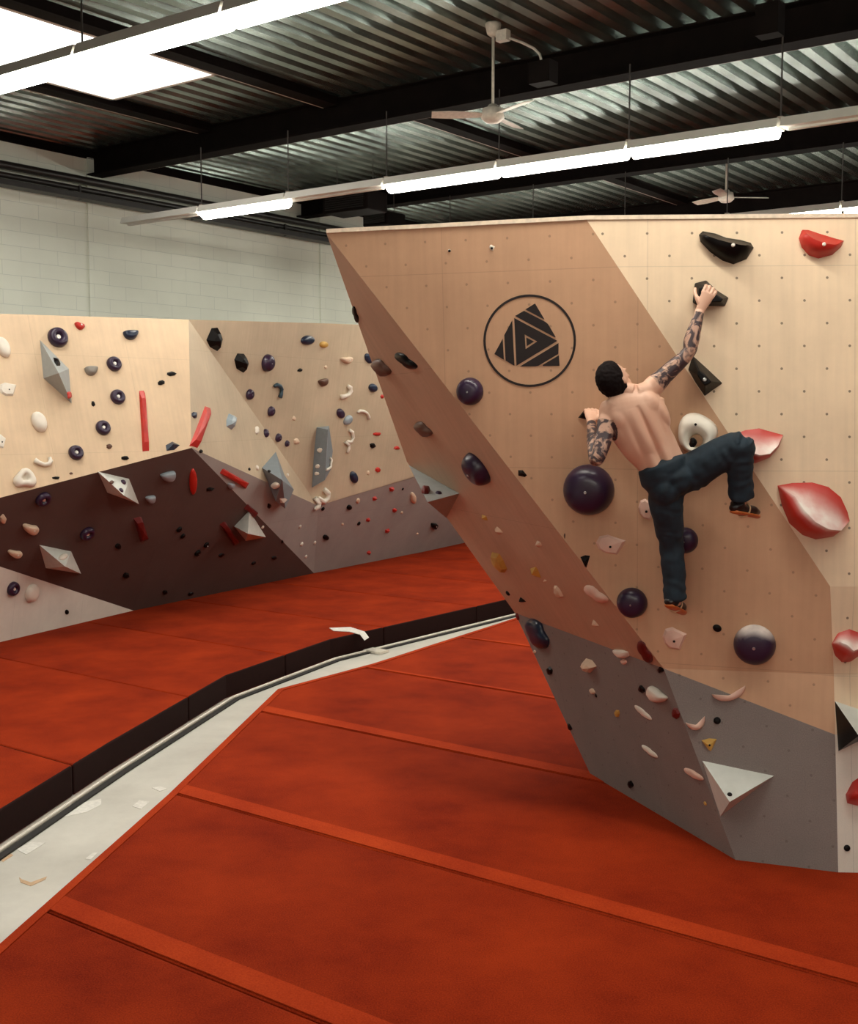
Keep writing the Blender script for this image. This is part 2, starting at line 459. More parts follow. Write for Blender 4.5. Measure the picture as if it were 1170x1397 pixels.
# ------------------------------------------------------------------ holds
def frame_at(px, py):
    h = CA.hit(px, py)
    if h is None: return None
    p, n = h
    t = Vector((0, 0, 1)).cross(n)
    t = t.normalized() if t.length > .05 else Vector((1, 0, 0))
    if t.dot(Vector((1, 0, 0))) < 0 and abs(n.z) < .9: t = -t
    b = n.cross(t)
    if b.z < 0: b = -b
    return p, n, t, b
def proj(p):
    v = p-ORI
    fwd = Vector((0, math.cos(PITCH), -math.sin(PITCH))); upv = Vector((0, math.sin(PITCH), math.cos(PITCH)))
    d = v.dot(fwd); return Vector((CX+F*v.x/d, CY-F*v.dot(upv)/d))
def outline_to_world(px, py, pts, fr, lim=1.9):
    """map an outline in pixels (relative, y up) to in-plane metres, stretch limited"""
    p, n, t, b = fr
    e = .05
    jt = (proj(p+t*e)-proj(p))/e; jb = (proj(p+b*e)-proj(p))/e
    ppm = F/(p-ORI).dot(Vector((0, math.cos(PITCH), -math.sin(PITCH))))
    out = []
    det = jt.x*jb.y-jt.y*jb.x
    for x, y in pts:
        y = -y
        u = (x*jb.y-y*jb.x)/det; v = (jt.x*y-jt.y*x)/det
        r = math.hypot(x, y)/ppm; r2 = math.hypot(u, v)
        if r2 > r*lim: u, v = u*r*lim/r2, v*r*lim/r2
        out.append((u, v))
    return out
def rot2(pts, deg):
    a = math.radians(deg); c, s = math.cos(a), math.sin(a)
    return [(x*c-y*s, x*s+y*c) for x, y in pts]
def dome(name, outline, fr, h, mat, rings=6, power=.5, parent=None, smooth=True, top=(0, 0), taper=1.0, dish=0, hole=None):
    """closed solid: wall outline (u,v) raised to height h, rounded; dish = depth of a central recess (fraction of h)"""
    p, n, t, b = fr
    verts = []; faces = []; m = len(outline)
    prof = []
    for k in range(rings+1):
        f = k/rings
        s = math.cos(f*PI/2)**power if power > 0 else 1-f
        z = math.sin(f*PI/2)
        prof.append((s, z))
    if dish:
        prof = [(1, 0), (1.0, .35), (.93, .7), (.8, .93), (.62, 1.0), (.46, .95), (.36, .78), (.30, .75-dish), (.0, .7-dish)]
    prof = [(s*taper if i and not dish else s, z) for i, (s, z) in enumerate(prof)]
    for (s, z) in prof[:-1]:
        for (u, v) in outline:
            verts.append(t*(top[0]*z+u*s)+b*(top[1]*z+v*s)+n*(z*h-.002))
    for k in range(len(prof)-2):
        for i in range(m):
            faces.append((k*m+i, k*m+(i+1) % m, (k+1)*m+(i+1) % m, (k+1)*m+i))
    verts.append(t*top[0]+b*top[1]+n*(prof[-1][1]*h-.002)); c = len(verts)-1; k = len(prof)-2
    for i in range(m): faces.append((k*m+i, k*m+(i+1) % m, c))
    faces.append(tuple(range(m))[::-1])
    o = mesh(name, [v+p for v in verts] if parent is None else verts, faces, mat, parent, smooth, origin=p if parent is None else (0, 0, 0))
    return o
def bolt(parent, fr, off, uv=(0, 0), r=.012, mat='bolt_metal'):
    p, n, t, b = fr; bm = bmesh.new()
    c = t*uv[0]+b*uv[1]
    bm_tube(bm, [c+n*(off-.02), c+n*off, c+n*(off+.004)], [r, r, r*.7], 10)
    return bmobj('bolt', bm, mat, parent)
def ell(w, h, n=20): return [(w/2*math.cos(2*PI*k/n), h/2*math.sin(2*PI*k/n)) for k in range(n)]
def irregular(w, h, seed, n=7):
    r = random.Random(seed); out = []
    for k in range(n):
        a = 2*PI*(k+r.uniform(-.25, .25))/n; q_ = r.uniform(.82, 1.08)
        out.append((w/2*math.cos(a)*q_, h/2*math.sin(a)*q_))
    return out
def jug_outline(w, h):
    pts = []
    top = [(-.5, .28), (-.36, .46), (-.15, .40), (.1, .30), (.33, .30), (.47, .18), (.5, .0)]
    bot = [(.44, -.2), (.33, -.38), (.15, -.5), (-.05, -.46), (-.25, -.26), (-.42, .02)]
    return [(x*w, y*h) for x, y in top+bot]
def half_outline(w, h, n=16):
    return [(-.5*w, .42*h)]+[(-.25*w, .5*h), (.25*w, .5*h), (.5*w, .42*h)]+[(w/2*math.cos(a), .4*h-.9*h*math.sin(a)) for a in [PI*k/n for k in range(1, n)]]
def smooth_loop(pts, it=1):
    for _ in range(it):
        out = []
        for i in range(len(pts)):
            a = pts[i]; c = pts[(i+1) % len(pts)]
            out += [(a[0]*.75+c[0]*.25, a[1]*.75+c[1]*.25), (a[0]*.25+c[0]*.75, a[1]*.25+c[1]*.75)]
        pts = out
    return pts
HN = 0
def hold(kind, px, py, w, h, rot, mat, label, group=None):
    global HN
    HN += 1
    fr = frame_at(px, py)
    if fr is None: print('MISS', label, px, py); return None
    p, n, t, b = fr
    ppm = F/(p-ORI).dot(Vector((0, math.cos(PITCH), -math.sin(PITCH))))
    W, H_ = w/ppm, h/ppm; S = min(W, H_)
    def O(pts, lim=1.9): return outline_to_world(px, py, rot2(pts, rot), fr, lim)
    view = max(.0, n.dot((ORI-p).normalized()))
    if kind == 'ball':
        o = dome('climbing_hold', [(W/2*math.cos(2*PI*k/28), W/2*math.sin(2*PI*k/28)) for k in range(28)], fr, W*.40, mat, 9, .55)
        if W > .09: bolt(o, fr, W*.40, r=.010 if W > .2 else .006)
        if mat == 'purple_chalk': set_chalk(o, lambda v: (v.normal.z-.25)*1.9)
    elif kind == 'disc':
        o = dome('climbing_hold', [(W/2*math.cos(2*PI*k/24), W/2*math.sin(2*PI*k/24)) for k in range(24)], fr, W*.34, mat, dish=.35)
        bm = bmesh.new(); z = W*.34*.42; r = W*.13
        bm_tube(bm, [n*(z-.01), n*z, n*(z+.012)], [r, r, r*.8], 14)  # pale plug painted in as the highlight of the recess
        x = bmobj('recess_highlight', bm, 'bolt_white', o); x['label'] = 'pale disc put in as the highlight of the centre recess'
    elif kind == 'ring':
        o = dome('climbing_hold', O(ell(w, h, 28)), fr, S*.22, mat, dish=.6, rings=8)
    elif kind == 'pocket':
        pts = smooth_loop([(x*w, y*h) for x, y in ((-.5, -.15), (-.3, .2), (-.05, .5), (.25, .35), (.5, -.2), (.35, -.5), (0, -.42), (-.3, -.5))], 1)
        o = dome('climbing_hold', O(pts), fr, S*.3, mat, dish=.6)
    elif kind == 'egg':
        o = dome('climbing_hold', O(ell(w, h, 18)), fr, S*.45, mat, 7, .6)
    elif kind == 'chip':
        o = dome('climbing_hold', O(irregular(w, h, HN)), fr, S*.38, mat, 2, .5, smooth=False, taper=.85)
    elif kind == 'wedge':
        pts = irregular(w, h, HN, 5)
        o = dome('climbing_hold', O(pts), fr, S*.5, mat, 1, 1, smooth=False, top=(0, S*.12))
    elif kind == 'angular':
        pts = irregular(w, h, HN, 6)
        o = dome('climbing_hold', O(pts), fr, S*.55, mat, 2, .8, smooth=False, taper=.75, top=(S*.1, -S*.05))
    elif kind == 'half':
        o = dome('climbing_hold', O(smooth_loop(half_outline(w, h))), fr, S*.6, mat, 6, .45, top=(0, S*.12))
    elif kind == 'jug':
        o = dome('climbing_hold', O(smooth_loop(jug_outline(w, h), 2)), fr, S*.5, mat, 7, .42, top=(0, S*.05))
        if W > .12: bolt(o, fr, S*.50, (W*.1, H_*.06), .011, 'bolt_white')
    elif kind == 'lip':   # crescent edge, thin
        n_ = 12; pts = [(w/2*math.cos(a), h*.5-h*math.sin(a)) for a in [PI*k/n_ for k in range(n_+1)]]
        pts += [(-w*.3, h*.12), (0, -h*.05), (w*.3, h*.15)]
        o = dome('climbing_hold', O(smooth_loop(pts)), fr, S*.55, mat, 4, .5)
    elif kind == 'flake':
        pts = [(x*w, y*h) for x, y in ((-.5, .1), (-.38, .42), (-.1, .5), (.12, .38), (.5, .2), (.42, -.02), (.3, -.3), (.22, -.5), (-.2, -.42), (-.42, -.2))]
        o = dome('climbing_hold', O(pts), fr, S*.2, mat, 2, .4, smooth=False, taper=.9)
        bolt(o, fr, S*.2, (0, -H_*.08), .008, 'black')
    elif kind == 'bar':
        pts = [(x*w, y*h) for x, y in ((-.5, -.5), (.5, -.5), (.5, .46), (.3, .5), (-.4, .5))]
        o = dome('climbing_hold', O(pts, 3), fr, w/ppm*.6, mat, 2, .5, smooth=False, taper=.85)
    elif kind == 'tri':
        pts = [(x*w, y*h) for x, y in ((-.5, .35), (0, .5), (.5, .45), (.3, -.05), (.12, -.5), (-.05, -.4))]
        o = dome('climbing_hold', O(pts), fr, S*.3, mat, 2, .6, smooth=False, taper=.85)
        if W > .06: bolt(o, fr, S*.3, (W*.05, 0), .007, 'black')
    elif kind == 'hook':
        bm = bmesh.new()
        pts = [(-.42, -.42), (-.15, -.38), (.18, -.22), (.34, .05), (.30, .32), (.12, .46)]
        loc = O([(x*w, y*h) for x, y in pts])
        r = S*.17
        bm_tube(bm, [t*u+b*v+n*(r*.8) for u, v in loc], [r*1.2, r, r, r*1.05, r*1.1, r*.8], 9)
        o = bmobj('climbing_hold', bm, mat, None, True, p)
    elif kind == 'shook':
        bm = bmesh.new()
        pts = [(.0, .5), (.3, .42), (.42, .2), (.28, -.02), (-.05, -.02), (-.3, -.02), (.05, -.14), (.1, -.32), (-.02, -.5)]
        loc = O([(x*w, y*h) for x, y in pts])
        r = S*.16
        bm_tube(bm, [t*u+b*v+n*(r*.8) for u, v in loc], [r, r*1.1, r, r*1.1, r*1.3, r*1.2, r, r, r*.7], 9)
        o = bmobj('climbing_hold', bm, mat, None, True, p)
    tag(o, label, 'climbing hold', group)
    return o

def shell_jug(up_, lo_, lip, off, mat, label, pl, bolts=()):
    n = pl[0]; c = lip[len(lip)//2]; p = Pp(c[0], c[1], pl)
    bm = bmesh.new(); K = 18
    def samp(line, k):
        f = k/K*(len(line)-1); i = min(int(f), len(line)-2); a, cc = line[i], line[i+1]; g = f-i
        return (a[0]+(cc[0]-a[0])*g, a[1]+(cc[1]-a[1])*g)
    rows = []; lay = bm.verts.layers.float.new('chalk')
    for k in range(K+1):
        s = math.sin(PI*k/K)**.7
        u = samp(up_, k); l = samp(lip, k); d = samp(lo_, k); row = []
        for j in range(5):
            f = j/4; row.append(Pp(u[0]+(l[0]-u[0])*f, u[1]+(l[1]-u[1])*f, pl, off*s*(f**1.3)-.003))
        for j in range(1, 5):
            f = j/4; row.append(Pp(l[0]+(d[0]-l[0])*f, l[1]+(d[1]-l[1])*f, pl, (off*s*math.cos(f*PI/2)**.7 if j < 4 else 0)-.003))
        rows.append([bm.verts.new(v-p) for v in row])
        for j, v in enumerate(rows[-1]): v[lay] = (0, .1, .45, .9, 1, .15, 0, 0, 0)[j]*min(1, s*1.2)
    for r0, r1 in zip(rows, rows[1:]):
        for j in range(8): bm.faces.new((r0[j], r1[j], r1[j+1], r0[j+1]))
        bm.faces.new((r0[8], r1[8], r1[0], r0[0]))
    bmesh.ops.remove_doubles(bm, verts=bm.verts, dist=.0005)
    o = bmobj('climbing_hold', bm, mat, None, True, p)
    m = o.modifiers.new('split', 'EDGE_SPLIT'); m.split_angle = math.radians(50)
    for (bx, by, bo) in bolts:
        cc = Pp(bx, by, pl, bo)-p; bb = bmesh.new()
        bm_tube(bb, [cc-n*.01, cc, cc+n*.005], [.011, .011, .007], 10)
        bmobj('bolt', bb, 'bolt_white', o)
    return tag(o, label, 'climbing hold')
# ------------------------------------------------------------------ the holds, one line each: kind px py w h rot material label
TABLE = '''
disc|78|461|28|28|0|purple|largest purple disc hold with pale centre, top of the beige far-left boards
jug|108|445|15|10|-10|red|small red hold just right of the topmost purple disc at far left
half|178|458|21|12|0|navy|navy half-moon hold near the top of the beige far-left boards
disc|155|497|21|21|0|purple|purple disc hold below the navy half-moon hold at far left
half|124|507|18|12|0|grey|grey half-round hold left of the second purple disc
chip|234|510|14|7|0|black|small black chip, upper one of the pair right of the purple discs
chip|220|522|12|8|25|black|small black chip, lower one of the pair right of the purple discs
disc|160|542|21|21|0|purple|purple disc hold left of the long red bar on the beige boards
chip|127|551|6|9|25|black|tiny black chip between two purple discs on the beige boards
disc|140|584|21|21|0|purple|fourth purple disc hold down on the beige far-left boards
disc|103|618|21|21|0|purple|lowest purple disc hold on the beige far-left boards
chip|149|609|9|8|0|brown|small brown chip below the fourth purple disc
chip|170|625|13|7|0|black|dark flat chip just above the dark overhang edge at far left
wedge|234|609|24|12|15|navy|dark wedge hold on the upper corner of the dark far-left overhang
egg|53|576|19|30|25|white|white egg-shaped hold below the grey diamond volume
egg|4|474|17|30|25|white|white egg-shaped hold at the left picture edge near the top
flake|11|531|25|20|10|white|layered white hold at the left picture edge between the egg hold and the dark overhang
flake|2|602|12|20|0|white|white hold cut by the left picture edge above the white pocket
hook|59|629|24|18|-40|white|white curved lip hold just above the white pocket at far left
pocket|33|652|34|28|0|white|white triangular pocket hold with a hole at far left
chip|97|646|6|4|0|brown|tiny brown chip right under the lowest beige-board purple disc
chip|76|652|13|5|0|black|thin black chip at the lower edge of the beige far-left boards
bar|196|574|9|84|4|red|long straight red bar hold on the beige far-left boards
angular|77|494|8|17|25|black|black angular hold on top of the grey diamond volume
egg|94|539|7|10|0|red|small red hold near the lower tip of the grey diamond volume
disc|58|680|22|20|0|purple|purple disc hold on the dark overhang below the white pocket
chip|4|708|10|14|0|cream|cream hold at the left picture edge on the dark overhang
jug|41|721|22|16|0|cream|cream knobbly hold in the middle of the dark far-left overhang
jug|20|755|20|12|0|cream|cream flat hold near the lower left edge of the dark overhang
disc|118|727|21|19|0|purple|purple disc hold in the middle of the dark far-left overhang
egg|86|760|15|8|30|white|white hold on top of the lowest light grey pyramid volume
ball|168|658|8|8|0|purple|small purple ball on top of the light grey pyramid volume under the beige boards
ball|165|669|7|7|0|purple|small purple ball near the tip of the light grey volume under the beige boards
egg|152|658|6|5|0|brown|tiny brown hold at the left end of the light grey volume under the beige boards
half|229|650|20|13|15|silver|silver wedge hold on the dark face below the dark corner wedge
half|205|681|13|10|10|silver|small silver wedge hold right of the upper light grey pyramid volume
bar|192|722|12|34|18|darkred|dark red bar hold hidden in the shade of the far-left overhang
chip|161|745|10|9|0|black|black chip in shade below the dark red bar, upper one
chip|172|785|10|9|0|black|black chip in shade, lower one above the white base corner
ball|244|722|9|9|0|black|small black ball on the dark slope above its twin, nearest the ridge
ball|249|731|8|9|0|black|small black hold touching underneath the black ball near the ridge
chip|225|808|9|7|0|black|black chip low on the dark slope just above the red mat
disc|17|803|20|20|0|purple|purple disc hold on the white base panel at far left
egg|43|809|17|26|-20|white|white egg hold on the white base panel beside a purple disc
egg|91|835|5|7|0|black|tiny black hold on the white base panel near the red mat
angular|292|463|20|35|0|black|tall black angular hold at the top left of the tan far boards
angular|328|494|19|30|0|black|second black angular hold with glossy facets, left of the large purple ball
ball|364|495|24|26|0|purple|largest purple ball on the tan far boards
egg|419|464|18|13|10|navy|navy oval hold near the top of the tan far boards
egg|441|470|12|9|0|yellow|pale yellow hold beside the navy oval near the top
ball|340|538|15|17|0|purple|purple ball below the second black angular hold
hook|378|532|18|16|60|teal|teal curved hold below the largest purple far ball
ball|369|561|14|14|0|purple|purple ball directly below the teal curved hold
chip|265|566|9|10|0|navy|small navy chip left of the leaning red bar
bar|274|582|11|58|-20|red|leaning red bar hold at the left edge of the tan far boards
angular|314|575|15|24|-15|silver|black and silver angular hold right of the leaning red bar
egg|350|587|6|11|0|white|thin white hold at the left end of the row of small purple balls
ball|362|591|12|12|0|purple|first small purple ball in the slanting row
ball|379|597|12|13|0|purple|second small purple ball in the slanting row
ball|391|605|9|10|0|purple|third and smallest purple ball in the slanting row
chip|404|602|9|9|0|cream|cream chip at the right end of the slanting ball row
chip|401|571|6|7|0|cream|tiny cream chip above the slanting ball row
chip|409|505|9|5|15|black|small dark chip below the navy oval hold
chip|444|501|5|5|0|cream|tiny cream chip right of the small dark chip high on the tan boards
half|440|522|13|10|15|brown|brown and white wedge hold high on the tan far boards
chip|274|616|6|6|0|black|tiny black chip just below the leaning red bar
egg|263|657|10|36|0|red|red lens-shaped hold on the dark slope beside the ridge top
wedge|286|668|14|7|10|black|black wedge hold right of the red lens-shaped hold
bar|320|653|9|42|60|red|slanting red bar hold where tan boards meet the grey strip
half|314|663|8|8|0|silver|small silver wedge under the slanting red bar
ball|350|638|7|7|0|white|small white ball beside the left tip of the slate volume
chip|340|640|4|5|0|black|tiny black chip left of the small white ball
egg|376|662|13|9|15|white|white oval hold, upper one on the slate many-sided volume
wedge|386|683|13|9|0|white|white wedge hold, lower one on the slate many-sided volume
ball|392|648|5|5|0|white|tiny white ball at the right shoulder of the slate volume
chip|367|643|5|5|0|black|tiny black chip on the slate many-sided volume
chip|436|614|8|7|0|white|topmost white chip on the tall narrow volume
chip|433|636|8|6|0|white|middle white chip on the tall narrow volume
chip|432|646|8|6|0|white|lowest white chip on the tall narrow volume
hook|448|633|10|18|0|white|white hook hold on the right side of the tall narrow volume
shook|434|681|22|30|-25|white|white double-curved hold just below the tall narrow volume
ball|440|694|6|6|0|black|black ball just below the white double-curved hold
bar|342|697|9|19|50|darkred|short dark red bar on the ridge above the light pyramid volume
chip|367|690|6|9|0|black|black chip on the grey strip right of the short red bar
ball|358|719|5|5|0|white|tiny white ball at the right edge of the ridge pyramid volume
bar|313|728|9|36|35|darkred|long dark red bar in deep shade left of the ridge pyramid
ball|281|743|9|9|0|black|black ball in the middle of the dark slope
ball|269|754|10|12|0|black|black hold left below the ball in the middle of the dark slope
chip|302|757|9|6|20|black|flat black chip in the lower middle of the dark slope
chip|374|761|9|6|0|black|flat black chip near the right end of the dark slope
chip|346|768|8|5|30|black|small black chip lower right on the dark slope
chip|260|810|9|5|20|black|lowest black chip on the dark slope just above the mat
ball|409|718|5|5|0|white|topmost of the small white dots on the shaded grey strip
ball|411|742|6|5|0|white|middle small white dot on the shaded grey strip
ball|417|759|5|6|0|white|lowest small white dot on the shaded grey strip
ball|429|740|5|5|0|white|small white dot on the crease of the grey lower boards
egg|444|733|9|7|-30|black|black oval hold right of the crease on the grey lower boards
chip|385|739|4|5|0|black|tiny black chip on the ridge line beside the grey strip
jug|472|491|16|11|15|cream|cream notched hold at the upper right of the tan far boards
egg|502|489|9|15|25|navy|dark oval hold touching the boulder's left silhouette, upper
hook|471|534|17|17|0|white|white hook hold in the upper right of the tan far boards
egg|508|529|11|12|35|navy|navy ball hold beside the boulder's left silhouette, lower
egg|464|564|10|14|20|purple|purple oval hold left of the striped navy hold
egg|474|573|10|15|-35|silver|striped navy and silver oval hold on the tan far boards
hook|495|565|12|19|80|white|white half-loop hold right of the striped navy hold
chip|514|592|11|6|0|red|red chip on the tan far boards right of the white S-shaped hold
chip|508|608|9|8|0|black|black chip below the red chip on the tan far boards
chip|541|611|9|6|0|red|red chip nearest the boulder's left edge on the tan boards
shook|474|602|14|31|-5|white|white S-shaped hold right of the tall narrow volume
egg|482|651|10|17|15|navy|navy ball hold with bright top, right of the tall volume's foot
chip|515|641|9|8|0|red|red chip above the grey lower boards, beside a cream dot
chip|502|645|5|7|0|cream|tiny cream chip left of the lower red chip
chip|521|541|5|7|0|red|tiny red chip at the boulder's left silhouette
wedge|511|680|10|8|0|red|second red wedge from the left on the grey lower boards, upper row
wedge|534|667|9|9|0|red|highest red wedge on the grey lower boards
wedge|538|696|8|8|0|red|red wedge right of centre on the grey lower boards
wedge|502|709|9|7|0|red|red wedge near a black ball on the grey lower boards
wedge|528|724|9|8|0|red|red wedge in the centre of the grey lower boards
wedge|503|754|8|7|0|red|lowest red wedge on the grey lower boards near the mat
egg|488|683|5|7|-20|cream|cream oval chip on the grey lower boards
egg|476|692|7|7|0|black|black hold left of the lower crease boards, beside the cream oval
ball|489|714|6|6|0|black|small black ball left of the third red wedge
ball|549|667|4|4|0|black|tiny black dot right of the highest red wedge
egg|563|679|8|16|15|cream|cream leaf-shaped hold beside the grey triangular volume
jug|591|717|10|10|0|black|black hold below the grey triangular volume on the far boards
chip|467|715|4|4|0|cream|tiny pale chip on the left of the grey lower boards
chip|548|699|4|4|0|cream|tiny pale chip right of centre on the grey lower boards
chip|569|728|4|4|0|cream|tiny pale chip at the lower right of the grey lower boards
half|580|671|12|13|-15|darkred|dark red hook hold on the grey triangular volume
ball|598|673|9|9|0|purple|purple dot hold on the grey triangular volume
egg|521|501|30|21|-25|brown|brown dome hold high on the boulder's left face, pale upper end
egg|554|492|36|14|-32|black|long black blade hold high on the boulder's left face
egg|578|585|28|18|-25|brown|brown dome hold halfway down the boulder's left face
ball|641|534|38|38|0|purple|purple ball on the boulder's front below the round emblem's left side
egg|485|429|7|24|15|black|thin black hold on the upper left edge of the boulder
ball|653|638|50|50|0|purple|large purple dome on the boulder's left face
wedge|712|646|17|11|-10|black|black wedge hold right of the large purple dome
ball|803|668|70|70|0|purple|biggest purple dome, left of the climber's hips
wedge|661|706|13|10|-30|yellow|small yellow chip above the large yellow hold
wedge|680|724|17|11|-30|cream|cream and dark chip right of the small yellow chip
wedge|735|742|13|13|-30|cream|cream chip in the middle of the boulder's left face
chip|681|767|24|34|30|yellow|large rough yellow hold on the boulder's left face
wedge|731|781|15|24|25|yellow|yellow wedge hold right of the large rough yellow hold
wedge|743|793|12|6|15|cream|thin cream chip touching the yellow wedge hold
chip|761|807|14|22|30|cream|cream chip right below the yellow wedge hold
tri|798|766|14|18|0|black|black triangular hold on the ridge of the boulder
flake|833|743|42|28|0|pink|pale pink flake hold left of the climber's straight leg
egg|813|810|38|15|-32|pink|long pink hold lying across the boulder's ridge
ball|693|809|8|8|0|black|small black ball near the boulder's left lower silhouette
wedge|712|819|13|11|-30|black|black and cream wedge above the navy oblong hold
wedge|811|851|14|11|-30|cream|cream wedge left below the purple ball near the ridge
chip|770|731|3|9|0|brown|thin brown sliver beside the ridge of the boulder
ball|862|822|42|42|0|purple|purple ball left of the climber's lower foot
egg|734|864|24|46|30|navy|navy oblong hold with bright streak near the boulder's left edge
chip|706|841|6|12|20|darkred|dark red hold on the boulder's lower left silhouette
chip|729|889|6|6|0|cream|tiny cream chip on the silhouette below the navy oblong hold
chip|750|915|12|12|0|black|black chip below the navy oblong hold
angular|803|908|24|21|-10|cream|cream and ochre wedge on the grey part of the boulder's left face
half|849|892|24|12|-5|white|white lip hold at the top of the grey part, left face
chip|851|903|11|9|0|pink|small pink chip right under the white lip hold
egg|880|889|14|34|30|darkred|dark red hold on the ridge above the black chip
chip|901|914|10|11|0|black|black chip on the ridge under the dark red hold
egg|808|943|9|7|-35|cream|tiny cream hold with a black dot, centre of the grey left face
ball|813|949|5|5|0|black|tiny black dot beside the tiny cream hold
chip|875|940|10|14|20|black|black chip left of the pale green lip hold
half|896|949|29|17|-35|white|pale greenish lip hold on the grey left face near the ridge
chip|842|973|9|11|0|yellow|tiny yellow chip in the middle of the grey left face
egg|877|972|31|7|-40|white|thin white crimp, upper of two on the grey left face
chip|922|973|12|20|10|darkred|dark red chip on the lower ridge of the boulder
egg|886|1025|28|7|-38|white|thin white crimp, lower of two on the grey left face
chip|777|992|7|12|20|black|black chip on the lowest left silhouette of the boulder
egg|946|1056|31|9|-30|pink|pink crimp left of the pale triangular volume
chip|860|1070|10|12|20|black|black chip lowest on the boulder's grey left face
flake|920|871|34|32|0|pink|pink flake hold with a ledge below the climber's foot
ball|934|737|36|36|0|purple|purple ball half hidden behind the climber's straight leg
flake|882|695|24|30|0|pink|pink flake half hidden behind the climber's thigh
egg|978|857|13|10|-25|black|small black oval left of the chalky purple ball
ball|1029|879|56|56|0|purple_chalk|chalky purple ball low on the boulder's front
lip|995|948|48|16|14|pink|long pink crescent hold under the chalky purple ball
lip|950|988|28|16|18|pink|shorter pink crescent hold left of a black dot
ball|978|983|10|10|0|black|black dot hold right of the shorter pink crescent
tri|967|1016|22|18|0|yellow|yellow triangular hold above the pale triangular volume
ball|962|1096|6|6|0|yellow|tiny yellow dot on the lowest ridge of the boulder
ball|995|1084|7|7|0|black|tiny black ball on the tip of the pale triangular volume
ball|1155|1157|9|9|0|black|black dot low on the white panel at the right edge
tri|799|565|20|15|170|black|small black hold gripped by the climber's left hand
flake|613|342|5|5|0|white|tiny white dot hold at the top of the boulder, left one
flake|671|338|8|9|0|white|tiny white dot hold at the top of the boulder, right one
'''
for ln in TABLE.strip().split('\n'):
    k, x, y, w, h, r, m, lab = ln.split('|')
    hold(k, float(x), float(y), float(w), float(h), float(r), m, lab)

# big shells and shaped holds on the light right-hand boards
shell_jug([(953, 320), (958, 315), (975, 318), (990, 324), (1010, 327), (1024, 331), (1028, 338)],
          [(953, 320), (955, 330), (968, 344), (985, 356), (1000, 361), (1018, 354), (1028, 338)],
          [(953, 320), (962, 321), (980, 327), (995, 331), (1010, 334), (1020, 335), (1028, 338)], .11, 'black',
          'large glossy black shell hold at the top of the light boards', PLR, [(1000, 334, .112)])
shell_jug([(1089, 325), (1093, 313), (1102, 313), (1120, 319), (1140, 325), (1151, 328)],
          [(1089, 325), (1093, 338), (1103, 349), (1116, 353), (1135, 348), (1147, 337), (1151, 328)],
          [(1089, 325), (1100, 319), (1110, 326), (1124, 332), (1140, 334), (1151, 328)], .10, 'red',
          'red shell hold at the top right corner of the light boards', PLR, [(1124, 333, .10)])
shell_jug([(996, 598), (1014, 586), (1035, 583), (1052, 588), (1068, 593)],
          [(996, 598), (1004, 612), (1018, 628), (1030, 632), (1050, 624), (1062, 610), (1068, 593)],
          [(996, 598), (1010, 604), (1022, 616), (1036, 621), (1050, 619), (1061, 608), (1068, 593)], .13, 'red_chalk',
          'red shell hold with chalky scoop behind the climber\'s bent knee', PLR)
shell_jug([(1060, 662), (1080, 658), (1108, 657), (1130, 663), (1147, 677), (1156, 697), (1159, 710)],
          [(1060, 662), (1066, 690), (1076, 714), (1094, 730), (1112, 736), (1136, 732), (1159, 710)],
          [(1060, 662), (1084, 677), (1096, 695), (1112, 712), (1130, 722), (1147, 724), (1159, 710)], .17, 'red_chalk',
          'largest red shell hold with chalky scoop on the right-hand boards', PLR)
shell_jug([(1134, 878), (1142, 863), (1158, 857), (1172, 862), (1182, 872)],
          [(1134, 878), (1138, 894), (1148, 904), (1160, 903), (1174, 893), (1182, 872)],
          [(1134, 878), (1144, 875), (1156, 880), (1164, 888), (1174, 884), (1182, 872)], 0.11, 'red_chalk',
          'round red and white hold cut by the right picture edge', plane(V5, M5, RM5))
shell_jug([(1153, 1084), (1162, 1066), (1176, 1056), (1192, 1062)],
          [(1153, 1084), (1155, 1096), (1172, 1100), (1192, 1062)],
          [(1153, 1084), (1166, 1082), (1178, 1086), (1192, 1062)], .10, 'red',
          'red hold low at the right picture edge on the white panel', PLB)
def faceted(base, top, off, mat, label, pl, bolts=()):
    """faceted hold: base outline and a smaller raised outline, photo pixels on the wall"""
    bs = [Pp(x, y, pl, -.003) for x, y in base]; tp = [Pp(x, y, pl, off) for x, y in top]; n = len(bs)
    fs = [(i, (i+1) % n, n+(i+1) % n, n+i) for i in range(n)]+[tuple(range(n))[::-1], tuple(range(n, 2*n))]
    o = mesh('climbing_hold', bs+tp, fs, mat); bevel(o, .006, 2)
    for (bx, by) in bolts:
        c = Pp(bx, by, pl, off)-o.location; bb = bmesh.new(); nn = pl[0]
        bm_tube(bb, [c-nn*.01, c, c+nn*.004], [.012, .012, .008], 10); bmobj('bolt', bb, 'bolt_metal', o)
    return tag(o, label, 'climbing hold')
faceted([(944, 413), (947, 386), (963, 382), (978, 396), (994, 406), (989, 418), (970, 418), (952, 418)],
        [(953, 408), (953, 394), (963, 390), (974, 400), (986, 408), (983, 412), (970, 412), (957, 412)], .09, 'black',
        'black faceted hold gripped by the climber\'s raised right hand', PLR)
faceted([(938, 504), (944, 484), (965, 503), (986, 523), (973, 532), (961, 541), (948, 522)],
        [(951, 512), (953, 505), (962, 512), (970, 521), (966, 524), (961, 526), (955, 518)], .12, 'black',
        'glossy black faceted diamond hold under the climber\'s raised arm', PLR, [(961, 518)])
